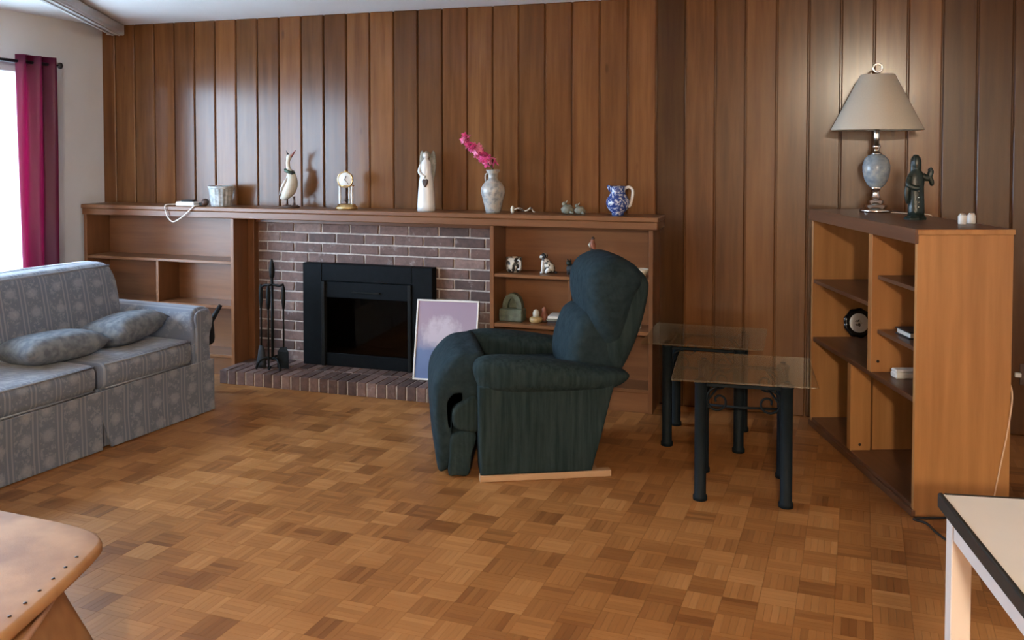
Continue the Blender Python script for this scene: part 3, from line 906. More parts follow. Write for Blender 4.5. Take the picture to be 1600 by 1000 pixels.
# ------------------------------------------------------------------ recliner  (local x = towards its back, y = away from the near side)
RC = thing('recliner', 'dark green upholstered recliner armchair with footrest on a pale wood base', 'armchair', (-1.447, 3.885, 0), math.radians(26.0))
RW = 0.78
for y0 in (0.004, RW - 0.05):
    obj('base_runner', box(0.0, 0.618, y0, y0 + 0.046, 0.0, 0.030, 0.003), 'pale_wood', RC)
obj('base_crossbar', box(0.50, 0.56, 0.04, RW - 0.04, 0.0, 0.028, 0.003), 'pale_wood', RC)
side = [(0.004, 0.03), (-0.004, 0.20), (-0.004, 0.44), (0.32, 0.46), (0.640, 0.45), (0.615, 0.36), (0.575, 0.20), (0.526, 0.026), (0.26, 0.028)]
def lin(prof, k=4):
    out = []
    for i in range(len(prof)):
        a, b = Vector(prof[i]), Vector(prof[(i + 1) % len(prof)])
        for j in range(k): out.append(tuple(a.lerp(b, j / k)))
    return out
armp = [(-0.022, 0.49), (-0.018, 0.535), (0.02, 0.562), (0.12, 0.567), (0.27, 0.553), (0.45, 0.524), (0.60, 0.498), (0.70, 0.478), (0.705, 0.445), (0.63, 0.408), (0.45, 0.400), (0.28, 0.400), (0.10, 0.408), (0.01, 0.425)]
for y0, y1, a0, a1 in ((0.008, 0.150, -0.028, 0.185), (RW - 0.150, RW - 0.008, RW - 0.185, RW + 0.028)):
    obj('side_panel', puff(lin(side), y0, y1, 0.012, smooth=False, steps=3), 'recliner_stripe', RC, True)
    ap = obj('armrest', puff(armp, a0, a1, 0.075), 'recliner_stripe', RC, True)
obj('seat_cushion', puff(rrect(-0.02, 0.52, 0.22, 0.455, 0.06), 0.155, RW - 0.155, 0.04, n=2, crown=0.03), 'recliner_plush', RC, True)
obj('seat_box', box(0.02, 0.53, 0.14, RW - 0.14, 0.04, 0.25, 0.01), 'recliner_stripe', RC)
obj('leg_pad', puff([(0.035, 0.560), (-0.04, 0.572), (-0.105, 0.556), (-0.165, 0.502), (-0.202, 0.435), (-0.210, 0.34), (-0.204, 0.20), (-0.186, 0.03), (-0.150, 0.018), (-0.132, 0.06), (-0.136, 0.19), (-0.132, 0.28), (-0.115, 0.34), (-0.06, 0.375), (0.03, 0.40)], 0.095, RW - 0.095, 0.05, n=4), 'recliner_plush', RC, True)
obj('leg_roll', puff([(0.0, 0.372), (-0.06, 0.365), (-0.110, 0.33), (-0.122, 0.285), (-0.110, 0.235), (-0.06, 0.215), (0.0, 0.22)], 0.075, RW - 0.075, 0.02, n=4), 'recliner_stripe', RC, True)
obj('leg_flap', puff([(-0.012, 0.205), (-0.12, 0.205), (-0.134, 0.10), (-0.138, 0.014), (-0.10, 0.008), (-0.045, 0.010), (-0.03, 0.10)], 0.080, RW - 0.080, 0.015, n=4), 'recliner_stripe', RC, True)
obj('lumbar_cushion', puff([(0.440, 0.560), (0.462, 0.640), (0.500, 0.715), (0.57, 0.74), (0.65, 0.66), (0.70, 0.52), (0.68, 0.44), (0.56, 0.40), (0.46, 0.42), (0.435, 0.48)], 0.130, RW - 0.150, 0.08, n=4, crown=0.02), 'recliner_plush', RC, True)
obj('back_shell', puff([(0.60, 0.56), (0.62, 0.75), (0.66, 0.92), (0.715, 0.965), (0.785, 0.950), (0.832, 0.905), (0.840, 0.85), (0.812, 0.71), (0.760, 0.565), (0.695, 0.445), (0.64, 0.42)], 0.115, RW - 0.135, 0.07, n=4), 'recliner_stripe', RC, True)
obj('head_cushion', puff([(0.540, 0.735), (0.526, 0.80), (0.524, 0.865), (0.534, 0.922), (0.566, 0.970), (0.622, 1.000), (0.690, 1.006), (0.760, 0.978), (0.806, 0.930), (0.806, 0.88), (0.768, 0.80), (0.730, 0.68), (0.694, 0.585), (0.650, 0.565), (0.605, 0.590), (0.560, 0.66)], 0.085, RW - 0.150, 0.10, n=4, crown=0.02), 'recliner_plush', RC, True)

# ------------------------------------------------------------------ glass tables
def glass_table(label, cx, cy_, rz):
    t = thing('glass_table', label, 'side table', (cx, cy_, 0), rz, 'glass side tables')
    hw, hd, gw, gd, zt = 0.180, 0.182, 0.302, 0.280, 0.547
    me = None
    for sx in (-1, 1):
        for sy in (-1, 1):
            if me is None:
                bm = lathe(bm_new(), [(0.031, 0.0), (0.031, 0.018), (0.0255, 0.024), (0.0255, 0.509), (0.029, 0.513), (0.029, 0.525), (0.02, 0.529)], n=20)
                me = mesh_of(bm, 'leg'); me.materials.append(M('leg_metal')); me.shade_smooth()
            lg = obj('leg', me, None, t, loc=(sx * hw, sy * hd, 0))
            obj('glass_pad', lathe(bm_new(), [(0.012, 0.527), (0.012, 0.540)], n=12), 'leg_metal', lg)
    fr = bm_new()
    for s in (-1, 1):
        bx(fr, -hw, hw, s * hd - 0.006, s * hd + 0.006, 0.500, 0.515, 0.002)
        bx(fr, s * hw - 0.006, s * hw + 0.006, -hd, hd, 0.500, 0.515, 0.002)
    obj('top_frame', fr, 'leg_metal', t)
    for s in (-1, 1):
        for q in (-1, 1):      # scrolled iron braces between the posts
            pts = []
            for k in range(26):
                f = k / 25
                a = PI * 0.5 + f * 2.6 * PI
                r = 0.050 * (1 - f) + 0.010
                pts.append((q * (hw - 0.075 - r * math.cos(a) * 1.0), s * hd, 0.440 + r * math.sin(a)))
            pts = [(q * (hw - 0.02), s * hd, 0.34)] + [(q * (hw - 0.03), s * hd, 0.44)] + pts
            obj('scroll_brace', tube(bm_new(), pts, 0.005, 6), 'leg_metal', t, True)
    st = bm_new()
    tube(st, [(-hw, 0.0, 0.37), (0, 0.0, 0.365), (hw, 0.0, 0.37)], 0.006, 8)
    tube(st, [(-hw, -hd, 0.37), (-hw, hd, 0.37)], 0.006, 8); tube(st, [(hw, -hd, 0.37), (hw, hd, 0.37)], 0.006, 8)
    obj('stretcher', st, 'leg_metal', t, True)
    obj('glass_top', box(-gw, gw, -gd, gd, zt - 0.008, zt, 0.002), 'table_glass', t)
glass_table('glass-topped side table with dark round legs standing nearer the open bookcase', -0.302, 4.205, math.radians(4.5))
glass_table('glass-topped side table with dark round legs standing against the panelled wall', -0.542, 4.885, math.radians(1.0))

# ------------------------------------------------------------------ bookcase (local x = right/depth, y = along towards the wall)
BA = math.radians(19.03)
BK = thing('bookcase', 'freestanding orange-brown wooden bookcase with dark shelves and end panel facing the room', 'bookcase', (0.398, 4.091, 0), BA)
BLn, BD, BH = 1.285, 0.40, 1.20
P = lambda nm, a, m, c=0.002, par=None: obj(nm, box(*a, c), m, par or BK)
P('end_panel', (0, BD, 0, 0.022, 0.0, BH - 0.022), 'bookcase_wood')
P('end_panel', (0, BD, BLn - 0.022, BLn, 0.0, BH - 0.022), 'bookcase_wood')
P('top_board', (0.004, BD + 0.002, -0.002, BLn + 0.002, BH - 0.022, BH), 'bookcase_dark')
P('edge_strip', (0.0, BD + 0.003, -0.006, -0.002, BH - 0.022, BH - 0.001), 'bookcase_wood', 0.001)
P('front_trim', (-0.012, 0.004, -0.004, BLn + 0.01, BH - 0.060, BH + 0.001), 'bookcase_dark')
P('back_panel', (BD - 0.012, BD - 0.002, 0.022, BLn - 0.022, 0.045, BH - 0.022), 'bookcase_ply')
P('bottom_board', (0.004, BD - 0.012, 0.022, BLn - 0.022, 0.022, 0.046), 'bookcase_dark')
P('toe_board', (-0.008, 0.010, 0.0, BLn, 0.0, 0.030), 'bookcase_dark')
P('shelf', (0.006, BD - 0.012, 0.022, BLn - 0.022, 0.472, 0.495), 'bookcase_dark')
P('shelf', (0.006, BD - 0.012, 0.505, BLn - 0.022, 0.794, 0.814), 'bookcase_dark')
P('shelf', (0.030, BD - 0.012, 0.022, 0.462, 0.929, 0.947), 'bookcase_dark')
P('shelf', (0.030, BD - 0.012, 0.022, 0.462, 0.677, 0.695), 'bookcase_dark')
dv = P('divider', (0.002, BD - 0.012, 0.462, 0.505, 0.495, BH - 0.022), 'bookcase_ply')
ld = P('lower_divider', (0.004, 0.105, 0.705, 0.750, 0.046, 0.472), 'bookcase_wood')
P('lower_panel', (0.118, BD - 0.012, 0.715, 0.745, 0.046, 0.472), 'bookcase_wood')
hd_ = lathe(bm_new(), [(0.007, 0.0), (0.007, 0.002), (0.004, 0.003)], n=10)
obj('bolt_head', hd_, 'nailhead', dv, loc=(0.035, 0.462, 0.545), rot=(PI / 2, 0, 0))
obj('bolt_head', lathe(bm_new(), [(0.007, 0.0), (0.007, 0.002), (0.004, 0.003)], n=10), 'nailhead', ld, loc=(0.052, 0.705, 0.075), rot=(PI / 2, 0, 0))
cb, sb = math.cos(BA), math.sin(BA)
def bkp(x, y, z): return (0.398 + cb * x - sb * y, 4.091 + sb * x + cb * y, z)

# things in the bookcase
t = thing('display_plate', 'round white picture plate in a scalloped black frame on the bookcase shelf', 'plate', bkp(0.245, 1.215, 0.495), BA)
def disc(prof, n=28, sc=0.0, k=9):
    return rings(bm_new(), [[((r * (1 + sc * math.cos(k * 2 * PI * i / n))) * math.cos(2 * PI * i / n), y, (r * (1 + sc * math.cos(k * 2 * PI * i / n))) * math.sin(2 * PI * i / n)) for i in range(n)] for r, y in prof])
tl = math.radians(-9)
obj('frame', disc([(0.002, -0.004), (0.052, -0.006), (0.068, -0.010), (0.080, -0.004), (0.080, 0.006), (0.002, 0.006)], 54, 0.035), 'black_gloss', t, True, loc=(0, 0.016, 0.082), rot=(tl, 0, 0))
obj('plate', disc([(0.001, -0.011), (0.048, -0.012), (0.052, -0.011), (0.052, -0.006), (0.001, -0.006)], 36), 'white_ceramic', t, True, loc=(0, 0.016, 0.082), rot=(tl, 0, 0))
obj('motif', disc([(0.001, -0.014), (0.018, -0.0135), (0.018, -0.011), (0.001, -0.011)], 14, 0.22, 5), 'magpie_fine', t, False, loc=(-0.004, 0.016, 0.082), rot=(tl, 0, 0))
t = thing('small_case', 'small white plastic case lying on the middle bookcase shelf', 'case', bkp(0.125, 0.36, 0.495), BA)
obj('body', box(-0.062, 0.062, -0.03, 0.03, 0.0, 0.026, 0.005), 'white_plastic', t)
obj('lid', box(-0.060, 0.060, -0.028, 0.028, 0.026, 0.040, 0.005), 'white_plastic', t)
t = thing('closed_book', 'dark book with white page edges lying on a bookcase shelf', 'book', bkp(0.17, 0.30, 0.695), BA)
obj('cover', box(-0.095, 0.095, -0.07, 0.07, 0.0, 0.006, 0.001), 'dark_book', t)
obj('pages', box(-0.088, 0.092, -0.066, 0.066, 0.006, 0.026), 'page_white', t)
obj('cover', box(-0.095, 0.095, -0.07, 0.07, 0.026, 0.032, 0.001), 'dark_book', t)

# ------------------------------------------------------------------ table lamp
LX, LY = 0.298, 5.150
t = thing('table_lamp', 'table lamp with beige cone shade, blue ball body and silver base on the bookcase', 'lamp', (LX, LY, BH))
obj('base', lathe(bm_new(), [(0.078, 0.0), (0.081, 0.010), (0.076, 0.018), (0.062, 0.020), (0.060, 0.036), (0.054, 0.042), (0.044, 0.044), (0.042, 0.060), (0.036, 0.066), (0.026, 0.068), (0.022, 0.084), (0.016, 0.100), (0.020, 0.112), (0.026, 0.122), (0.030, 0.132)], n=28), 'silver', t, True)
obj('ball_body', lathe(bm_new(), [(0.026, 0.128), (0.042, 0.142), (0.058, 0.170), (0.068, 0.212), (0.069, 0.242), (0.060, 0.276), (0.042, 0.296), (0.024, 0.304)], n=28), 'lamp_ball', t, True)
obj('neck', lathe(bm_new(), [(0.026, 0.302), (0.026, 0.310), (0.016, 0.316), (0.014, 0.330), (0.021, 0.338), (0.021, 0.350), (0.013, 0.358), (0.015, 0.40), (0.015, 0.452), (0.010, 0.46), (0.006, 0.64), (0.004, 0.72)], n=20), 'silver', t, True)
sh = obj('lamp_shade', rings(bm_new(), [[(r * math.cos(2 * PI * i / 40), r * math.sin(2 * PI * i / 40), z) for i in range(40)] for r, z in ((0.222, 0.432), (0.226, 0.428), (0.228, 0.432), (0.156, 0.575), (0.086, 0.716), (0.083, 0.718), (0.082, 0.714), (0.152, 0.573), (0.222, 0.436))], cap=False), 'shade_cloth', t, True)
obj('spider_fitting', tube(bm_new(), [(-0.083, 0, 0.712), (0, 0, 0.708), (0.083, 0, 0.712)], 0.003, 6), 'silver', t, True)
obj('finial', tube(bm_new(), [(0.022 * math.cos(a), 0.0, 0.752 + 0.022 * math.sin(a)) for a in [2 * PI * k / 18 - PI / 2 for k in range(19)]], 0.006, 8, up=(0, 1, 0)), 'silver', t, True)
obj('bulb', lathe(bm_new(), [(0.012, 0.46), (0.013, 0.49), (0.028, 0.53), (0.030, 0.55), (0.020, 0.575), (0.002, 0.582)], 0.0, 0.0, 0, 16), 'white_ceramic', t, True)
lc = tag(obj('lamp_cord', tube(bm_new(), spline([(LX + 0.07, LY - 0.05, BH + 0.004), (LX + 0.13, LY - 0.10, BH + 0.004), (LX + 0.18, LY - 0.14, BH + 0.004), bkp(0.35, 0.80, BH + 0.004), bkp(0.404, 0.74, BH + 0.004), bkp(0.410, 0.735, BH - 0.05)], 6), 0.003, 6), 'cord_tan', None, True), 'thin tan lamp cord lying on the bookcase top behind the statuette', 'cord')

# dark statuette
SX_, SY_ = 0.442, 4.662
t = thing('robed_statuette', 'dark green statuette of a robed standing figure on the bookcase', 'statuette', (SX_, SY_, BH), math.radians(18))
bm = rings(bm_new(), [[(cx + rx * math.cos(2 * PI * i / 18), ry * math.sin(2 * PI * i / 18), z) for i in range(18)] for z, rx, ry, cx in ((0.018, 0.036, 0.034, 0.004), (0.04, 0.038, 0.032, 0.004), (0.10, 0.036, 0.030, 0.003), (0.15, 0.037, 0.030, 0.0), (0.18, 0.040, 0.030, 0.0), (0.205, 0.038, 0.026, 0.0), (0.225, 0.026, 0.022, 0.002), (0.235, 0.015, 0.015, 0.003), (0.243, 0.016, 0.017, 0.003), (0.258, 0.021, 0.022, 0.003), (0.275, 0.020, 0.021, 0.003), (0.290, 0.015, 0.016, 0.003), (0.302, 0.008, 0.008, 0.003))])
obj('figure', bm, 'dark_green', t, True)
obj('hood', rings(bm_new(), [[(0.003 + rx * math.cos(2 * PI * i / 16), 0.008 + ry * math.sin(2 * PI * i / 16), z) for i in range(16)] for z, rx, ry in ((0.19, 0.030, 0.014), (0.225, 0.025, 0.015), (0.265, 0.025, 0.02), (0.288, 0.021, 0.018), (0.304, 0.008, 0.008))]), 'dark_green', t, True)
obj('sleeve', tube(bm_new(), spline([(0.028, -0.005, 0.205), (0.052, -0.01, 0.195), (0.064, -0.014, 0.225), (0.058, -0.016, 0.238)], 4), [0.016] * 5 + [0.013] * 4 + [0.011] * 4, 10), 'dark_green', t, True)
obj('hanging_cloth', tube(bm_new(), spline([(0.055, -0.012, 0.205), (0.068, -0.012, 0.18), (0.070, -0.012, 0.158)], 4), [0.010, 0.012, 0.012, 0.012, 0.012, 0.011, 0.010, 0.008, 0.004], 8), 'dark_green', t, True)
obj('sleeve', tube(bm_new(), spline([(-0.030, -0.008, 0.200), (-0.042, -0.018, 0.165), (-0.020, -0.032, 0.150), (0.0, -0.034, 0.150)], 4), 0.013, 10), 'dark_green', t, True)
obj('drape', tube(bm_new(), spline([(-0.040, -0.01, 0.165), (-0.046, -0.01, 0.12), (-0.042, -0.01, 0.075)], 4), [0.010, 0.012, 0.012, 0.012, 0.011, 0.010, 0.009, 0.007, 0.004], 8), 'dark_green', t, True)
for z in (0.135, 0.105, 0.082, 0.060):
    obj('bead', lathe(bm_new(), [(0.0005, -0.004), (0.004, 0), (0.0005, 0.004)], 0.0, -0.035, z, 8), 'silver', t, True)
obj('plinth', lathe(bm_new(), [(0.052, 0.0), (0.054, 0.008), (0.046, 0.016), (0.038, 0.020)], n=8, sy=0.85), 'dark_green', t)
for k, (lab, x, y) in enumerate((('white ceramic salt shaker at the open end of the bookcase top', 0.612, 4.440), ('white ceramic pepper shaker behind its twin on the bookcase top', 0.655, 4.487))):
    t = thing('shaker', lab, 'shaker', (x, y, BH), 0, 'salt and pepper shakers')
    obj('body', lathe(bm_new(), [(0.017, 0.0), (0.018, 0.006), (0.018, 0.034), (0.014, 0.042)], n=14), 'magpie_fine' if False else 'white_ceramic', t, True)
    obj('cap', lathe(bm_new(), [(0.0145, 0.042), (0.014, 0.047), (0.004, 0.050)], n=14), 'silver', t, True)

# cords
tag(obj('hanging_cord', tube(bm_new(), spline([bkp(0.404, 0.02, 0.56), bkp(0.402, -0.006, 0.50), bkp(0.385, -0.006, 0.36), bkp(0.355, -0.006, 0.20), bkp(0.33, -0.006, 0.06), bkp(0.325, -0.01, 0.004)], 6), 0.0035, 6), 'cord_tan', None, True), 'pale tan cord hanging down the bookcase end panel', 'cord')
tag(obj('floor_cable', tube(bm_new(), spline([bkp(0.26, -0.02, 0.005), bkp(0.16, -0.02, 0.005), bkp(0.02, -0.022, 0.005), bkp(-0.012, -0.035, 0.005), bkp(0.02, -0.075, 0.005), (0.47, 3.94, 0.005), (0.51, 3.86, 0.005), (0.56, 3.82, 0.005), (0.57, 3.90, 0.005), (0.53, 3.92, 0.005)], 6), 0.005, 6), 'cord_black', None, True), 'black cable looped on the floor at the foot of the bookcase', 'cable')
t = thing('wall_outlet', 'small outlet plate on the panelled wall behind the bookcase', 'outlet', (1.075, YB - 0.001, 0.33))
obj('cover_plate', box(-0.035, 0.035, -0.006, 0.0, -0.057, 0.057, 0.002), 'dark_brown', t)
obj('plug', box(-0.062, -0.030, -0.03, -0.005, -0.012, 0.012, 0.003), 'white_plastic', t)

# ------------------------------------------------------------------ white table in the foreground
TA = math.radians(9.0)
TB = thing('work_table', 'white-topped table with thick black edge and square legs in the foreground', 'table', (0.269, 2.253, 0), TA)
# local x to the right, local y towards the wall; far left corner of the top is the origin
TW, TD, TZ = 1.20, 0.62, 0.75
obj('table_top', box(0.006, TW - 0.006, -TD + 0.006, -0.006, TZ - 0.032, TZ, 0.0015), 'table_white', TB)
bm = bm_new()
for a in ((0, 0.012, -TD, 0), (TW - 0.012, TW, -TD, 0), (0.012, TW - 0.012, -0.012, 0), (0.012, TW - 0.012, -TD, -TD + 0.012)):
    bx(bm, a[0], a[1], a[2], a[3], TZ - 0.033, TZ + 0.0012, 0.003)
obj('edge_band', bm, 'table_edge', TB)
bm = bm_new()
bx(bm, 0.018, 0.036, -TD + 0.02, -0.02, TZ - 0.085, TZ - 0.033, 0.001); bx(bm, TW - 0.036, TW - 0.018, -TD + 0.02, -0.02, TZ - 0.085, TZ - 0.033, 0.001)
bx(bm, 0.036, TW - 0.036, -0.038, -0.020, TZ - 0.085, TZ - 0.033, 0.001); bx(bm, 0.036, TW - 0.036, -TD + 0.02, -TD + 0.038, TZ - 0.085, TZ - 0.033, 0.001)
obj('apron', bm, 'table_apron', TB)
for x0 in (0.014, TW - 0.056):
    for y0 in (-0.062, -TD + 0.018):
        obj('leg', box(x0, x0 + 0.042, y0, y0 + 0.042, 0.0, TZ - 0.033, 0.002), 'table_apron', TB)

# ------------------------------------------------------------------ tan leather ottoman
OT = thing('ottoman', 'tan leather ottoman with dark nailheads along the cushion seam', 'ottoman', (-2.40, 1.60, 0))
def outline(pts, n=5): return [(p.x, p.y) for p in spline([(x + 2.40, y - 1.60, 0) for x, y in pts], n, True)]
near = [(-1.70, 1.47), (-1.665, 1.29), (-1.75, 1.18), (-2.2, 1.13), (-2.9, 1.13), (-3.05, 1.22)]
cush = outline([(-3.0, 2.125), (-2.66, 2.150), (-2.37, 2.142), (-2.06, 2.120), (-1.930, 2.078), (-1.872, 1.985), (-1.783, 1.70), (-1.735, 1.50), (-1.705, 1.30)] + near[2:] + [(-3.08, 1.65), (-3.06, 2.06)])
obj('cushion', puff(cush, 0.388, 0.422, 0.012, axis='z', steps=4, smooth=False), 'tan_leather', OT, True)
body = outline([(-3.0, 1.90), (-2.66, 1.93), (-2.37, 1.935), (-2.06, 1.935), (-1.920, 1.915), (-1.862, 1.840), (-1.745, 1.62)] + [(-1.675, 1.47), (-1.64, 1.29)] + near[2:] + [(-3.08, 1.55), (-3.06, 1.84)])
obj('seam_gap', puff([(x * 0.95, y * 0.93) for x, y in body], 0.360, 0.392, 0.004, axis='z', steps=2, smooth=False), 'tan_leather', OT)
bm = rings(bm_new(), [[(x * qx, y * (qy if y > 0 else 1.02), z) for x, y in body] for z, qx, qy in ((0.0, 1.03, 1.50), (0.10, 1.03, 1.42), (0.20, 1.02, 1.26), (0.30, 1.01, 1.09), (0.352, 1.0, 1.01), (0.366, 0.985, 0.98), (0.368, 0.95, 0.94))], cap='flat')
bd = obj('body', bm, 'tan_leather', OT, True)
obj('welt', tube(bm_new(), [(x * 0.995, y * 0.99, 0.366) for x, y in body + body[:1]], 0.009, 6), 'leather_edge', bd, True)
nm = mesh_of(lathe(bm_new(), [(0.0055, -0.003), (0.0045, 0.002), (0.001, 0.003)], n=8), 'nailhead'); nm.materials.append(M('nailhead')); nm.shade_smooth()
run = 0.0
for a, b in zip(cush, cush[1:] + cush[:1]):
    a, b = Vector(a), Vector(b)
    ln = (b - a).length
    nrm = Vector((-(b - a).y, (b - a).x)).normalized()
    if nrm.dot(a) > 0: nrm = -nrm
    while run < ln:
        q = a.lerp(b, run / ln) + nrm * 0.034
        if q.y < 0.385: obj('nailhead', nm, None, OT, loc=(q.x, q.y, 0.422))
        run += 0.064
    run -= ln

# ------------------------------------------------------------------ ornaments on the mantel
MY = 5.315
# adapter with white cord
t = thing('power_adapter', 'white adapter box on the mantel with a cord looping over the edge', 'adapter', (-4.10, 5.26, MZ1))
obj('body', box(-0.075, 0.075, -0.035, 0.035, 0.0, 0.030, 0.006), 'white_plastic', t)
obj('cradle', box(-0.045, 0.055, -0.02, 0.035, 0.030, 0.042, 0.005), 'black_fabric', t)
obj('cord', tube(bm_new(), spline([(-0.075, 0.0, 0.012), (-0.110, -0.03, 0.010), (-0.122, -0.062, 0.010), (-0.124, -0.080, 0.000), (-0.118, -0.080, -0.040), (-0.100, -0.080, -0.078), (-0.06, -0.080, -0.105), (0.0, -0.080, -0.08), (0.075, -0.080, -0.025), (0.108, -0.079, 0.002), (0.118, -0.060, 0.010), (0.112, -0.025, 0.008)], 6), 0.0042, 6), 'cord_white', t, True)
t = thing('round_knob', 'small dark round knob lying beside the ribbed pot', 'knob', (-3.972, 5.280, MZ1))
obj('ball', lathe(bm_new(), [(0.006, 0.0), (0.020, 0.008), (0.027, 0.026), (0.020, 0.044), (0.003, 0.052)], n=16), 'dark_brown', t, True)
obj('stub', box(-0.05, -0.015, -0.012, 0.012, 0.0, 0.022, 0.004), 'black_fabric', t)
t = thing('ribbed_pot', 'small grey-white ribbed plant pot on the mantel', 'pot', (-3.868, MY, MZ1))
def ribbed(prof, n=64, ribs=16, amp=0.03):
    return rings(bm_new(), [[(r * (1 + amp * math.cos(ribs * 2 * PI * i / n)) * math.cos(2 * PI * i / n), r * (1 + amp * math.cos(ribs * 2 * PI * i / n)) * math.sin(2 * PI * i / n), z) for i in range(n)] for r, z in prof])
obj('wall', ribbed([(0.062, 0.0), (0.066, 0.006), (0.080, 0.115), (0.083, 0.124), (0.072, 0.122), (0.068, 0.10), (0.05, 0.03)]), 'pot_glaze', t, True)
obj('rim', lathe(bm_new(), [(0.078, 0.120), (0.087, 0.122), (0.088, 0.136), (0.078, 0.140), (0.074, 0.124)], n=40), 'pot_glaze', t, True)

# duck
t = thing('duck_figurine', 'tall white wooden duck figurine with green scarf and raised beak', 'figurine', (-3.335, MY, MZ1), math.radians(6))
obj('base', lathe(bm_new(), [(0.062, 0.0), (0.062, 0.010), (0.05, 0.014)], 0.012, 0, 0, 20, 1.0, 0.7), 'dark_brown', t, True)
for dx in (-0.016, 0.036):
    obj('leg', tube(bm_new(), [(dx, 0, 0.012), (dx + 0.002, 0, 0.04), (dx - 0.002, 0, 0.075)], [0.011, 0.007, 0.010], 8), 'dark_brown', t, True)
    obj('foot', box(dx - 0.012, dx + 0.026, -0.014, 0.014, 0.010, 0.018, 0.004), 'dark_brown', t)
body = [(-0.062, 0, 0.062), (-0.040, 0, 0.070), (-0.012, 0, 0.100), (0.012, 0, 0.150), (0.018, 0, 0.195), (0.010, 0, 0.230), (-0.002, 0, 0.262), (-0.006, 0, 0.300), (0.000, 0, 0.330), (0.008, 0, 0.346)]
obj('body', tube(bm_new(), spline(body, 3), [0.006, 0.012, 0.018, 0.022, 0.030, 0.036, 0.042, 0.046, 0.047, 0.046, 0.044, 0.041, 0.037, 0.033, 0.028, 0.022, 0.018, 0.016, 0.014, 0.0135, 0.013, 0.013, 0.013, 0.014, 0.017, 0.018, 0.014, 0.006][:28], 14, up=(0, 1, 0)), 'cream_ceramic', t, True)
obj('wing', tube(bm_new(), [(-0.055, -0.028, 0.085), (-0.03, -0.038, 0.13), (-0.006, -0.036, 0.175), (0.004, -0.028, 0.20)], [0.003, 0.016, 0.018, 0.006], 8, 0.5), 'white_ceramic', t, True)
obj('scarf', tube(bm_new(), [(-0.022, -0.004, 0.252), (-0.006, -0.028, 0.245), (0.020, -0.026, 0.236), (0.036, 0.0, 0.230), (0.018, 0.026, 0.238), (-0.008, 0.026, 0.247), (-0.022, -0.004, 0.252)], 0.011, 8), 'scarf_green', t, True)
obj('scarf_knot', lathe(bm_new(), [(0.002, -0.014), (0.013, -0.006), (0.013, 0.006), (0.002, 0.014)], 0.030, -0.018, 0.232, 10), 'black_fabric', t, True)
obj('head', lathe(bm_new(), [(0.002, -0.020), (0.014, -0.012), (0.018, 0.0), (0.013, 0.013), (0.002, 0.018)], 0.004, 0, 0.338, 14), 'cream_ceramic', t, True)
obj('beak', tube(bm_new(), [(0.014, 0, 0.336), (0.030, 0, 0.356), (0.050, 0, 0.384)], [0.010, 0.009, 0.003], 8, 0.7), 'beak_red', t, True)
obj('crest', tube(bm_new(), [(-0.002, 0, 0.352), (-0.012, 0, 0.366), (-0.016, 0, 0.380)], [0.008, 0.006, 0.002], 8, 0.5), 'black_fabric', t, True)

# mantel clock
t = thing('mantel_clock', 'small brass pillar clock with round white dial on the mantel', 'clock', (-2.90, MY - 0.01, MZ1), math.radians(8))
obj('base', lathe(bm_new(), [(0.074, 0.0), (0.076, 0.010), (0.066, 0.018), (0.060, 0.030), (0.05, 0.034)], n=28, sy=0.7), 'brass', t, True)
for x, y in ((-0.040, -0.012), (0.042, -0.012), (0.012, 0.022)):
    obj('pillar', lathe(bm_new(), [(0.010, 0.030), (0.007, 0.045), (0.009, 0.09), (0.007, 0.13), (0.010, 0.15)], x, y, 0, 12), 'white_ceramic', t, True)
obj('top_plate', lathe(bm_new(), [(0.052, 0.148), (0.052, 0.155)], n=24, sy=0.6), 'brass', t, True)
dl = obj('dial', disc([(0.001, -0.012), (0.046, -0.013), (0.050, -0.010), (0.050, 0.012), (0.001, 0.012)], 32), 'white_ceramic', t, True, loc=(0, -0.012, 0.192))
obj('bezel', tube(bm_new(), [(0.050 * math.cos(a), -0.012, 0.050 * math.sin(a)) for a in [2 * PI * k / 28 for k in range(29)]], 0.004, 6, up=(0, 1, 0)), 'brass', dl, True)
obj('hand', box(-0.0012, 0.0012, -0.016, -0.0145, -0.006, 0.036, 0, Matrix.Rotation(math.radians(140), 4, 'Y')), 'black_metal', dl)
obj('hand', box(-0.0016, 0.0016, -0.016, -0.0145, -0.006, 0.026, 0, Matrix.Rotation(math.radians(20), 4, 'Y')), 'black_metal', dl)
obj('finial', lathe(bm_new(), [(0.004, 0.240), (0.008, 0.247), (0.002, 0.256)], 0, -0.012, 0, 10), 'brass', t, True)
obj('pendulum', lathe(bm_new(), [(0.002, 0.048), (0.014, 0.054), (0.016, 0.062), (0.004, 0.070), (0.003, 0.15)], 0.0, -0.006, 0, 14), 'dark_brown', t, True)

# angel figurine
t = thing('angel_figurine', 'tall white robed figurine with grey wings and a dark heart on the mantel', 'figurine', (-2.340, MY, MZ1))
obj('robe', rings(bm_new(), [[(cx + rx * math.cos(2 * PI * i / 20), ry * math.sin(2 * PI * i / 20), z) for i in range(20)] for z, rx, ry, cx in ((0.0, 0.058, 0.046, 0.0), (0.03, 0.058, 0.044, 0.0), (0.11, 0.054, 0.040, 0.0), (0.18, 0.047, 0.036, 0.0), (0.24, 0.036, 0.030, 0.0), (0.285, 0.034, 0.028, 0.0), (0.31, 0.030, 0.024, 0.0), (0.325, 0.014, 0.014, 0.0), (0.332, 0.012, 0.012, 0.0))]), 'white_ceramic', t, True)
obj('head', lathe(bm_new(), [(0.008, 0.328), (0.017, 0.337), (0.020, 0.350), (0.016, 0.364), (0.003, 0.372)], 0, 0, 0, 14), 'white_ceramic', t, True)
obj('hair', lathe(bm_new(), [(0.021, 0.338), (0.023, 0.352), (0.018, 0.370), (0.003, 0.378)], 0, 0.006, 0, 14), 'wing_grey', t, True)
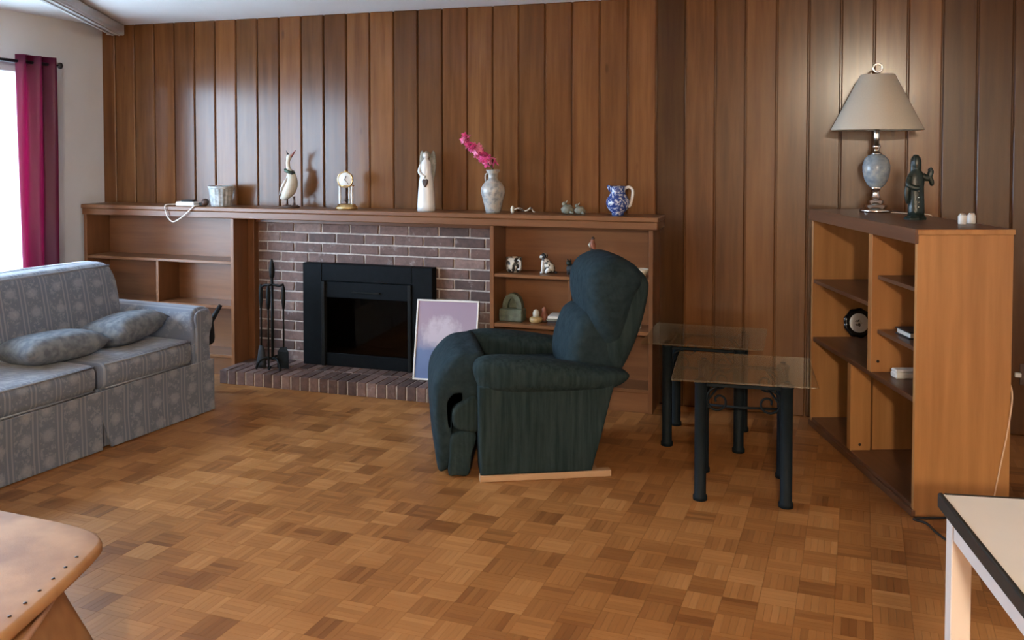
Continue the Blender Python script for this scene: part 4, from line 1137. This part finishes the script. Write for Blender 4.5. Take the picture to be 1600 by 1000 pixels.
for s in (-1, 1):
    obj('wing', puff([(s * 0.012, 0.20), (s * 0.030, 0.16), (s * 0.048, 0.22), (s * 0.056, 0.30), (s * 0.050, 0.365), (s * 0.034, 0.378), (s * 0.014, 0.33)][::s], 0.020, 0.034, 0.006, n=3, steps=3), 'wing_grey', t, True)
obj('arm', tube(bm_new(), spline([(-0.030, -0.008, 0.295), (-0.040, -0.020, 0.250), (-0.012, -0.036, 0.225), (0.010, -0.038, 0.215)], 4), 0.010, 8), 'white_ceramic', t, True)
obj('heart', puff([(0.012, 0.150), (0.030, 0.178), (0.030, 0.196), (0.020, 0.202), (0.012, 0.192), (0.004, 0.202), (-0.006, 0.196), (-0.006, 0.178)], -0.052, -0.036, 0.005, n=3, steps=3), 'dark_brown', t, True)

# vase with flowers
VX, VY = -1.888, 5.305
t = thing('flower_vase', 'speckled grey ceramic vase holding a pink flower spray on the mantel', 'vase', (VX, VY, MZ1))
obj('body', lathe(bm_new(), [(0.044, 0.0), (0.046, 0.008), (0.052, 0.035), (0.066, 0.09), (0.074, 0.125), (0.072, 0.155), (0.055, 0.182), (0.034, 0.198), (0.028, 0.215), (0.030, 0.240), (0.042, 0.256), (0.044, 0.264), (0.036, 0.262), (0.022, 0.24)], n=28), 'vase_glaze', t, True)
obj('handle', tube(bm_new(), spline([(-0.030, 0, 0.245), (-0.048, 0, 0.232), (-0.050, 0, 0.205), (-0.044, 0, 0.182)], 5), 0.005, 8), 'vase_glaze', t, True)
fl_t = thing('flower_spray', 'spray of bright pink blossoms leaning out of the grey vase', 'flowers', (VX, VY, MZ1 + 0.20))
sp_ = spline([(0.0, 0.0, 0.0), (0.0, -0.004, 0.06), (-0.025, -0.035, 0.11), (-0.075, -0.095, 0.185), (-0.135, -0.160, 0.258)], 8)
obj('stem', tube(bm_new(), sp_, 0.0035, 6), 'stem_green', fl_t, True)
def blossom_mesh(s):
    bm = bm_new()
    for k in range(5):
        a = 2 * PI * k / 5
        ca, sa = math.cos(a), math.sin(a)
        pts = [(0, 0, 0), (0.010, 0.008, 0.004), (0.021, 0.007, 0.007), (0.027, 0.0, 0.006), (0.021, -0.007, 0.007), (0.010, -0.008, 0.004)]
        up_ = [bm.verts.new(((x * ca - y * sa) * s, (x * sa + y * ca) * s, (z + 0.002) * s)) for x, y, z in pts]
        dn = [bm.verts.new(((x * ca - y * sa) * s, (x * sa + y * ca) * s, (z - 0.001) * s)) for x, y, z in pts]
        bm.faces.new(up_); bm.faces.new(dn[::-1])
        for i in range(6):
            j = (i + 1) % 6
            bm.faces.new((up_[i], dn[i], dn[j], up_[j]))
    return bm
bme = []
for nm_ in ('petal_pink', 'petal_pink', 'petal_light'):
    me = mesh_of(blossom_mesh(1.0), 'blossom'); me.materials.append(M(nm_)); bme.append(me)
for k in range(46):
    f = 0.44 + 0.56 * k / 45
    p = sp_[min(len(sp_) - 1, int(f * (len(sp_) - 1)))]
    r = 0.036 * (1.15 - 0.75 * (f - 0.36) / 0.64)
    a = k * 2.4
    s = 1.15 - 0.45 * (f - 0.36)
    o = obj('blossom', bme[k % 3], None, fl_t, loc=(p.x + r * math.cos(a), p.y + r * math.sin(a), p.z + R.uniform(0.004 if f < 0.55 else -0.015, 0.015)), rot=(R.uniform(-1.3, 1.3) + PI / 3, R.uniform(-1, 1), R.uniform(0, 6)))
    o.scale = (s, s, s)

# trinkets
t = thing('bead_trinket', 'small white bead trinket with a twisted ribbon tail on the mantel', 'trinket', (-1.69, MY - 0.02, MZ1))
obj('bead', lathe(bm_new(), [(0.006, 0.0), (0.011, 0.006), (0.012, 0.030), (0.007, 0.042), (0.001, 0.045)], -0.068, 0, 0, 12), 'cream_ceramic', t, True)
obj('ribbon', tube(bm_new(), spline([(-0.058, 0, 0.018), (-0.035, 0.0, 0.030), (-0.012, 0, 0.026), (0.010, 0, 0.014), (0.030, 0, 0.020), (0.048, 0, 0.034), (0.062, 0, 0.018), (0.072, 0, 0.008)], 5), 0.008, 8, 0.6), 'magpie_fine', t, True)
for x, q, lab in ((-1.410, 1.0, 'larger grey-green stone animal figurine on the mantel next to its smaller twin'), (-1.335, 0.85, 'smaller grey-green stone animal figurine on the mantel towards the blue jug')):
    t = thing('stone_animal', lab, 'figurine', (x, MY - 0.02, MZ1), 0, 'little stone animals')
    obj('body', tube(bm_new(), [(-0.036 * q, 0, 0.022 * q), (-0.012 * q, 0, 0.030 * q), (0.014 * q, 0, 0.030 * q), (0.036 * q, 0, 0.018 * q)], [0.014 * q, 0.030 * q, 0.028 * q, 0.012 * q], 12), 'stone_grey', t, True)
    obj('head', lathe(bm_new(), [(0.002, -0.014 * q), (0.014 * q, -0.006 * q), (0.015 * q, 0.004 * q), (0.003, 0.015 * q)], -0.02 * q, -0.004, 0.062 * q, 10), 'stone_grey', t, True)
    obj('ear', tube(bm_new(), [(-0.014 * q, -0.004, 0.066 * q), (-0.002 * q, 0.0, 0.082 * q)], [0.006, 0.002], 6), 'cream_ceramic', t, True)
    obj('foot', tube(bm_new(), [(0.020 * q, -0.016, 0.016 * q), (0.042 * q, -0.020, 0.006)], [0.010, 0.006], 6), 'stone_grey', t, True)

# blue and white jug
t = thing('blue_jug', 'blue and white patterned porcelain jug with white handle on the mantel', 'jug', (-1.108, MY - 0.01, MZ1))
obj('body', lathe(bm_new(), [(0.034, 0.0), (0.036, 0.008), (0.034, 0.014), (0.056, 0.035), (0.070, 0.066), (0.068, 0.092), (0.050, 0.118), (0.044, 0.138), (0.048, 0.164), (0.050, 0.172), (0.045, 0.170), (0.038, 0.14)], n=28), 'delft', t, True)
obj('spout', tube(bm_new(), [(-0.038, 0, 0.145), (-0.050, 0, 0.165), (-0.060, 0, 0.176)], [0.016, 0.013, 0.006], 10), 'delft', t, True)
obj('handle', tube(bm_new(), spline([(0.042, 0, 0.158), (0.066, 0, 0.168), (0.088, 0, 0.150), (0.086, 0, 0.105), (0.074, 0, 0.062), (0.062, 0, 0.055)], 5), 0.0085, 10), 'white_ceramic', t, True)

# ------------------------------------------------------------------ ornaments on the built-in shelves
SZ1, SZ2 = 0.775, 0.474
SYo = 5.32
t = thing('spotted_mug', 'white mug with black cow spots on the upper built-in shelf', 'mug', (-1.757, SYo, SZ1), math.radians(-40))
obj('cup', lathe(bm_new(), [(0.034, 0.0), (0.046, 0.012), (0.050, 0.05), (0.047, 0.092), (0.042, 0.090), (0.044, 0.05), (0.03, 0.02)], n=24), 'magpie', t, True)
obj('handle', tube(bm_new(), spline([(0.046, 0, 0.078), (0.072, 0, 0.072), (0.070, 0, 0.030), (0.046, 0, 0.022)], 5), 0.006, 8), 'white_ceramic', t, True)
t = thing('dog_figurine', 'seated black and white dog figurine on the upper built-in shelf', 'figurine', (-1.545, SYo, SZ1), 0)
obj('body', tube(bm_new(), spline([(0.044, 0, 0.020), (0.026, 0, 0.030), (0.004, 0, 0.056), (-0.014, 0, 0.082), (-0.020, 0, 0.096)], 3), [0.014, 0.020, 0.026, 0.029, 0.029, 0.027, 0.025, 0.023, 0.021, 0.019, 0.018, 0.017, 0.016], 12, up=(0, 1, 0)), 'magpie', t, True)
obj('head', tube(bm_new(), [(-0.006, 0, 0.106), (-0.020, 0, 0.108), (-0.036, -0.002, 0.102), (-0.046, -0.002, 0.098)], [0.014, 0.019, 0.012, 0.007], 10), 'magpie', t, True)
for y in (-0.012, 0.012):
    obj('ear', tube(bm_new(), [(-0.012, y, 0.118), (-0.008, y * 1.5, 0.108), (-0.008, y * 1.6, 0.094)], [0.005, 0.008, 0.003], 6), 'black_fabric', t, True)
    obj('front_leg', tube(bm_new(), [(-0.020, y, 0.080), (-0.026, y, 0.04), (-0.028, y, 0.006), (-0.040, y, 0.005)], [0.012, 0.009, 0.008, 0.006], 8), 'white_ceramic', t, True)
    obj('hind_leg', tube(bm_new(), [(0.024, y * 1.6, 0.030), (0.008, y * 1.8, 0.022), (-0.004, y * 1.8, 0.007)], [0.016, 0.013, 0.008], 8), 'white_ceramic', t, True)
obj('tail', tube(bm_new(), spline([(0.046, 0, 0.014), (0.060, -0.01, 0.008), (0.066, -0.02, 0.014)], 4), 0.005, 6), 'black_fabric', t, True)
t = thing('dark_animal', 'black animal figurine with upright ears beside the recliner headrest', 'figurine', (-1.385, SYo, SZ1))
obj('body', tube(bm_new(), [(-0.034, 0, 0.030), (-0.014, 0, 0.034), (0.016, 0, 0.036), (0.036, 0, 0.028)], [0.018, 0.028, 0.028, 0.016], 10), 'black_fabric', t, True)
obj('head', lathe(bm_new(), [(0.003, -0.018), (0.017, -0.006), (0.016, 0.008), (0.004, 0.018)], -0.022, -0.006, 0.070, 10), 'dark_green', t, True)
for x in (-0.032, -0.012): obj('ear', tube(bm_new(), [(x, -0.004, 0.080), (x, -0.002, 0.096)], [0.006, 0.001], 6), 'black_fabric', t, True)
for x in (-0.024, 0.024): obj('leg', tube(bm_new(), [(x, -0.008, 0.030), (x, -0.008, 0.0)], 0.010, 8), 'black_fabric', t, True)
t = thing('standing_bird', 'brown bird figurine on a dark post above the recliner headrest', 'figurine', (-1.262, SYo, SZ1))
obj('post', lathe(bm_new(), [(0.030, 0.0), (0.030, 0.010), (0.012, 0.018), (0.009, 0.10), (0.014, 0.155), (0.004, 0.165)], n=14), 'black_fabric', t, True)
obj('body', tube(bm_new(), spline([(0.014, 0, 0.155), (0.004, 0, 0.175), (-0.002, 0, 0.200), (0.004, 0, 0.220)], 3), [0.006, 0.010, 0.014, 0.017, 0.018, 0.017, 0.015, 0.012, 0.010, 0.008], 10, up=(0, 1, 0)), 'rust_trinket', t, True)
obj('head', lathe(bm_new(), [(0.002, -0.011), (0.011, -0.003), (0.010, 0.006), (0.002, 0.012)], 0.002, 0, 0.222, 10), 'dark_brown', t, True)
obj('wing', tube(bm_new(), [(-0.014, -0.008, 0.17), (-0.018, -0.010, 0.185), (-0.012, -0.008, 0.20)], [0.003, 0.008, 0.003], 6), 'cream_ceramic', t, True)
t = thing('shell_dish', 'small pale dish at the post end of the upper built-in shelf', 'dish', (-0.970, SYo, SZ1))
obj('bowl', lathe(bm_new(), [(0.018, 0.0), (0.020, 0.006), (0.040, 0.034), (0.044, 0.052), (0.040, 0.052), (0.030, 0.03), (0.01, 0.012)], n=18), 'cream_ceramic', t, True)
t = thing('little_bottle', 'tiny blue-white bottle on the lower built-in shelf behind the recliner', 'bottle', (-0.985, SYo, SZ2))
obj('body', lathe(bm_new(), [(0.016, 0.0), (0.018, 0.006), (0.017, 0.028), (0.008, 0.040), (0.007, 0.052)], n=14), 'white_ceramic', t, True)
obj('stopper', lathe(bm_new(), [(0.009, 0.052), (0.009, 0.060), (0.003, 0.064)], n=12), 'delft', t, True)
t = thing('arched_shrine', 'grey-green stone ornament with an arched niche on the lower built-in shelf', 'ornament', (-1.765, SYo, SZ2))
arch = [(-0.062, 0.075), (-0.058, 0.12), (-0.040, 0.155), (0.0, 0.170), (0.040, 0.155), (0.058, 0.12), (0.062, 0.075)]
def arc(w, z0, z1, y, n=14): return [(w * math.cos(PI - PI * i / n), y, z0 + (z1 - z0) * math.sin(PI * i / n) ** 0.8) for i in range(n + 1)]
o_b, o_f, i_f, i_b = arc(0.062, 0.070, 0.170, 0.034), arc(0.062, 0.070, 0.170, -0.014), arc(0.030, 0.070, 0.142, -0.014), arc(0.030, 0.070, 0.142, 0.034)
obj('arch', rings(bm_new(), [o_b, o_f, i_f, i_b, o_b], closed=False, cap=False), 'green_slate', t)
obj('niche_back', box(-0.046, 0.046, 0.022, 0.033, 0.070, 0.145, 0.004), 'green_slate', t)
obj('plinth', box(-0.076, 0.076, -0.046, 0.040, 0.0, 0.078, 0.008), 'green_slate', t)
t = thing('gold_cup', 'small gold trinket cup with a little lid on the lower built-in shelf', 'trinket', (-1.612, SYo - 0.01, SZ2))
obj('cup', lathe(bm_new(), [(0.030, 0.0), (0.038, 0.008), (0.040, 0.026), (0.030, 0.034), (0.018, 0.036)], n=18), 'gold_trinket', t, True)
obj('lid', lathe(bm_new(), [(0.018, 0.036), (0.020, 0.060), (0.014, 0.074), (0.004, 0.080)], n=14), 'cream_ceramic', t, True)
t = thing('small_figure', 'small rust-brown figure beside the gold cup on the lower built-in shelf', 'trinket', (-1.576, SYo + 0.046, SZ2))
obj('body', lathe(bm_new(), [(0.020, 0.0), (0.022, 0.03), (0.014, 0.06), (0.016, 0.075), (0.004, 0.090)], n=12), 'rust_trinket', t, True)
obj('foot', lathe(bm_new(), [(0.026, 0.0), (0.026, 0.006), (0.02, 0.008)], n=12), 'dark_brown', t, True)
for k, (m_, c_, lab) in enumerate((('dark_brown', 0.0, 'dark brown booklet at the bottom of a low stack beside the shelf divider'), ('dark_book', 0.004, 'black booklet second from the bottom of the low stack beside the shelf divider'), ('stone_grey', -0.004, 'grey booklet under the white one in the low stack beside the shelf divider'), ('page_white', 0.002, 'white booklet on top of the low stack beside the shelf divider'))):
    o = tag(obj('booklet', box(-0.062, 0.062, -0.07, 0.07, 0.0, 0.0135, 0.001), m_, None, loc=(-1.466 + c_, SYo, SZ2 + 0.0135 * k), rot=(0, 0, math.radians(2 + k))), lab, 'booklet', 'booklets stacked on the lower shelf')

# ------------------------------------------------------------------ ceiling lamp that lights the room from behind the camera
def ceiling_lamp(lab, x, y):
    t = thing('ceiling_lamp_offscreen', lab, 'ceiling lamp', (x, y, ZC))
    obj('canopy', lathe(bm_new(), [(0.17, -0.03), (0.175, 0.0)], n=28), 'brass', t, True)
    obj('lamp_bowl_offscreen', lathe(bm_new(), [(0.002, -0.125), (0.06, -0.118), (0.11, -0.095), (0.145, -0.06), (0.155, -0.03)], n=28), 'lamp_bowl', t, True)
ceiling_lamp('frosted bowl ceiling lamp with brass rim behind the camera', 0.60, -2.6)
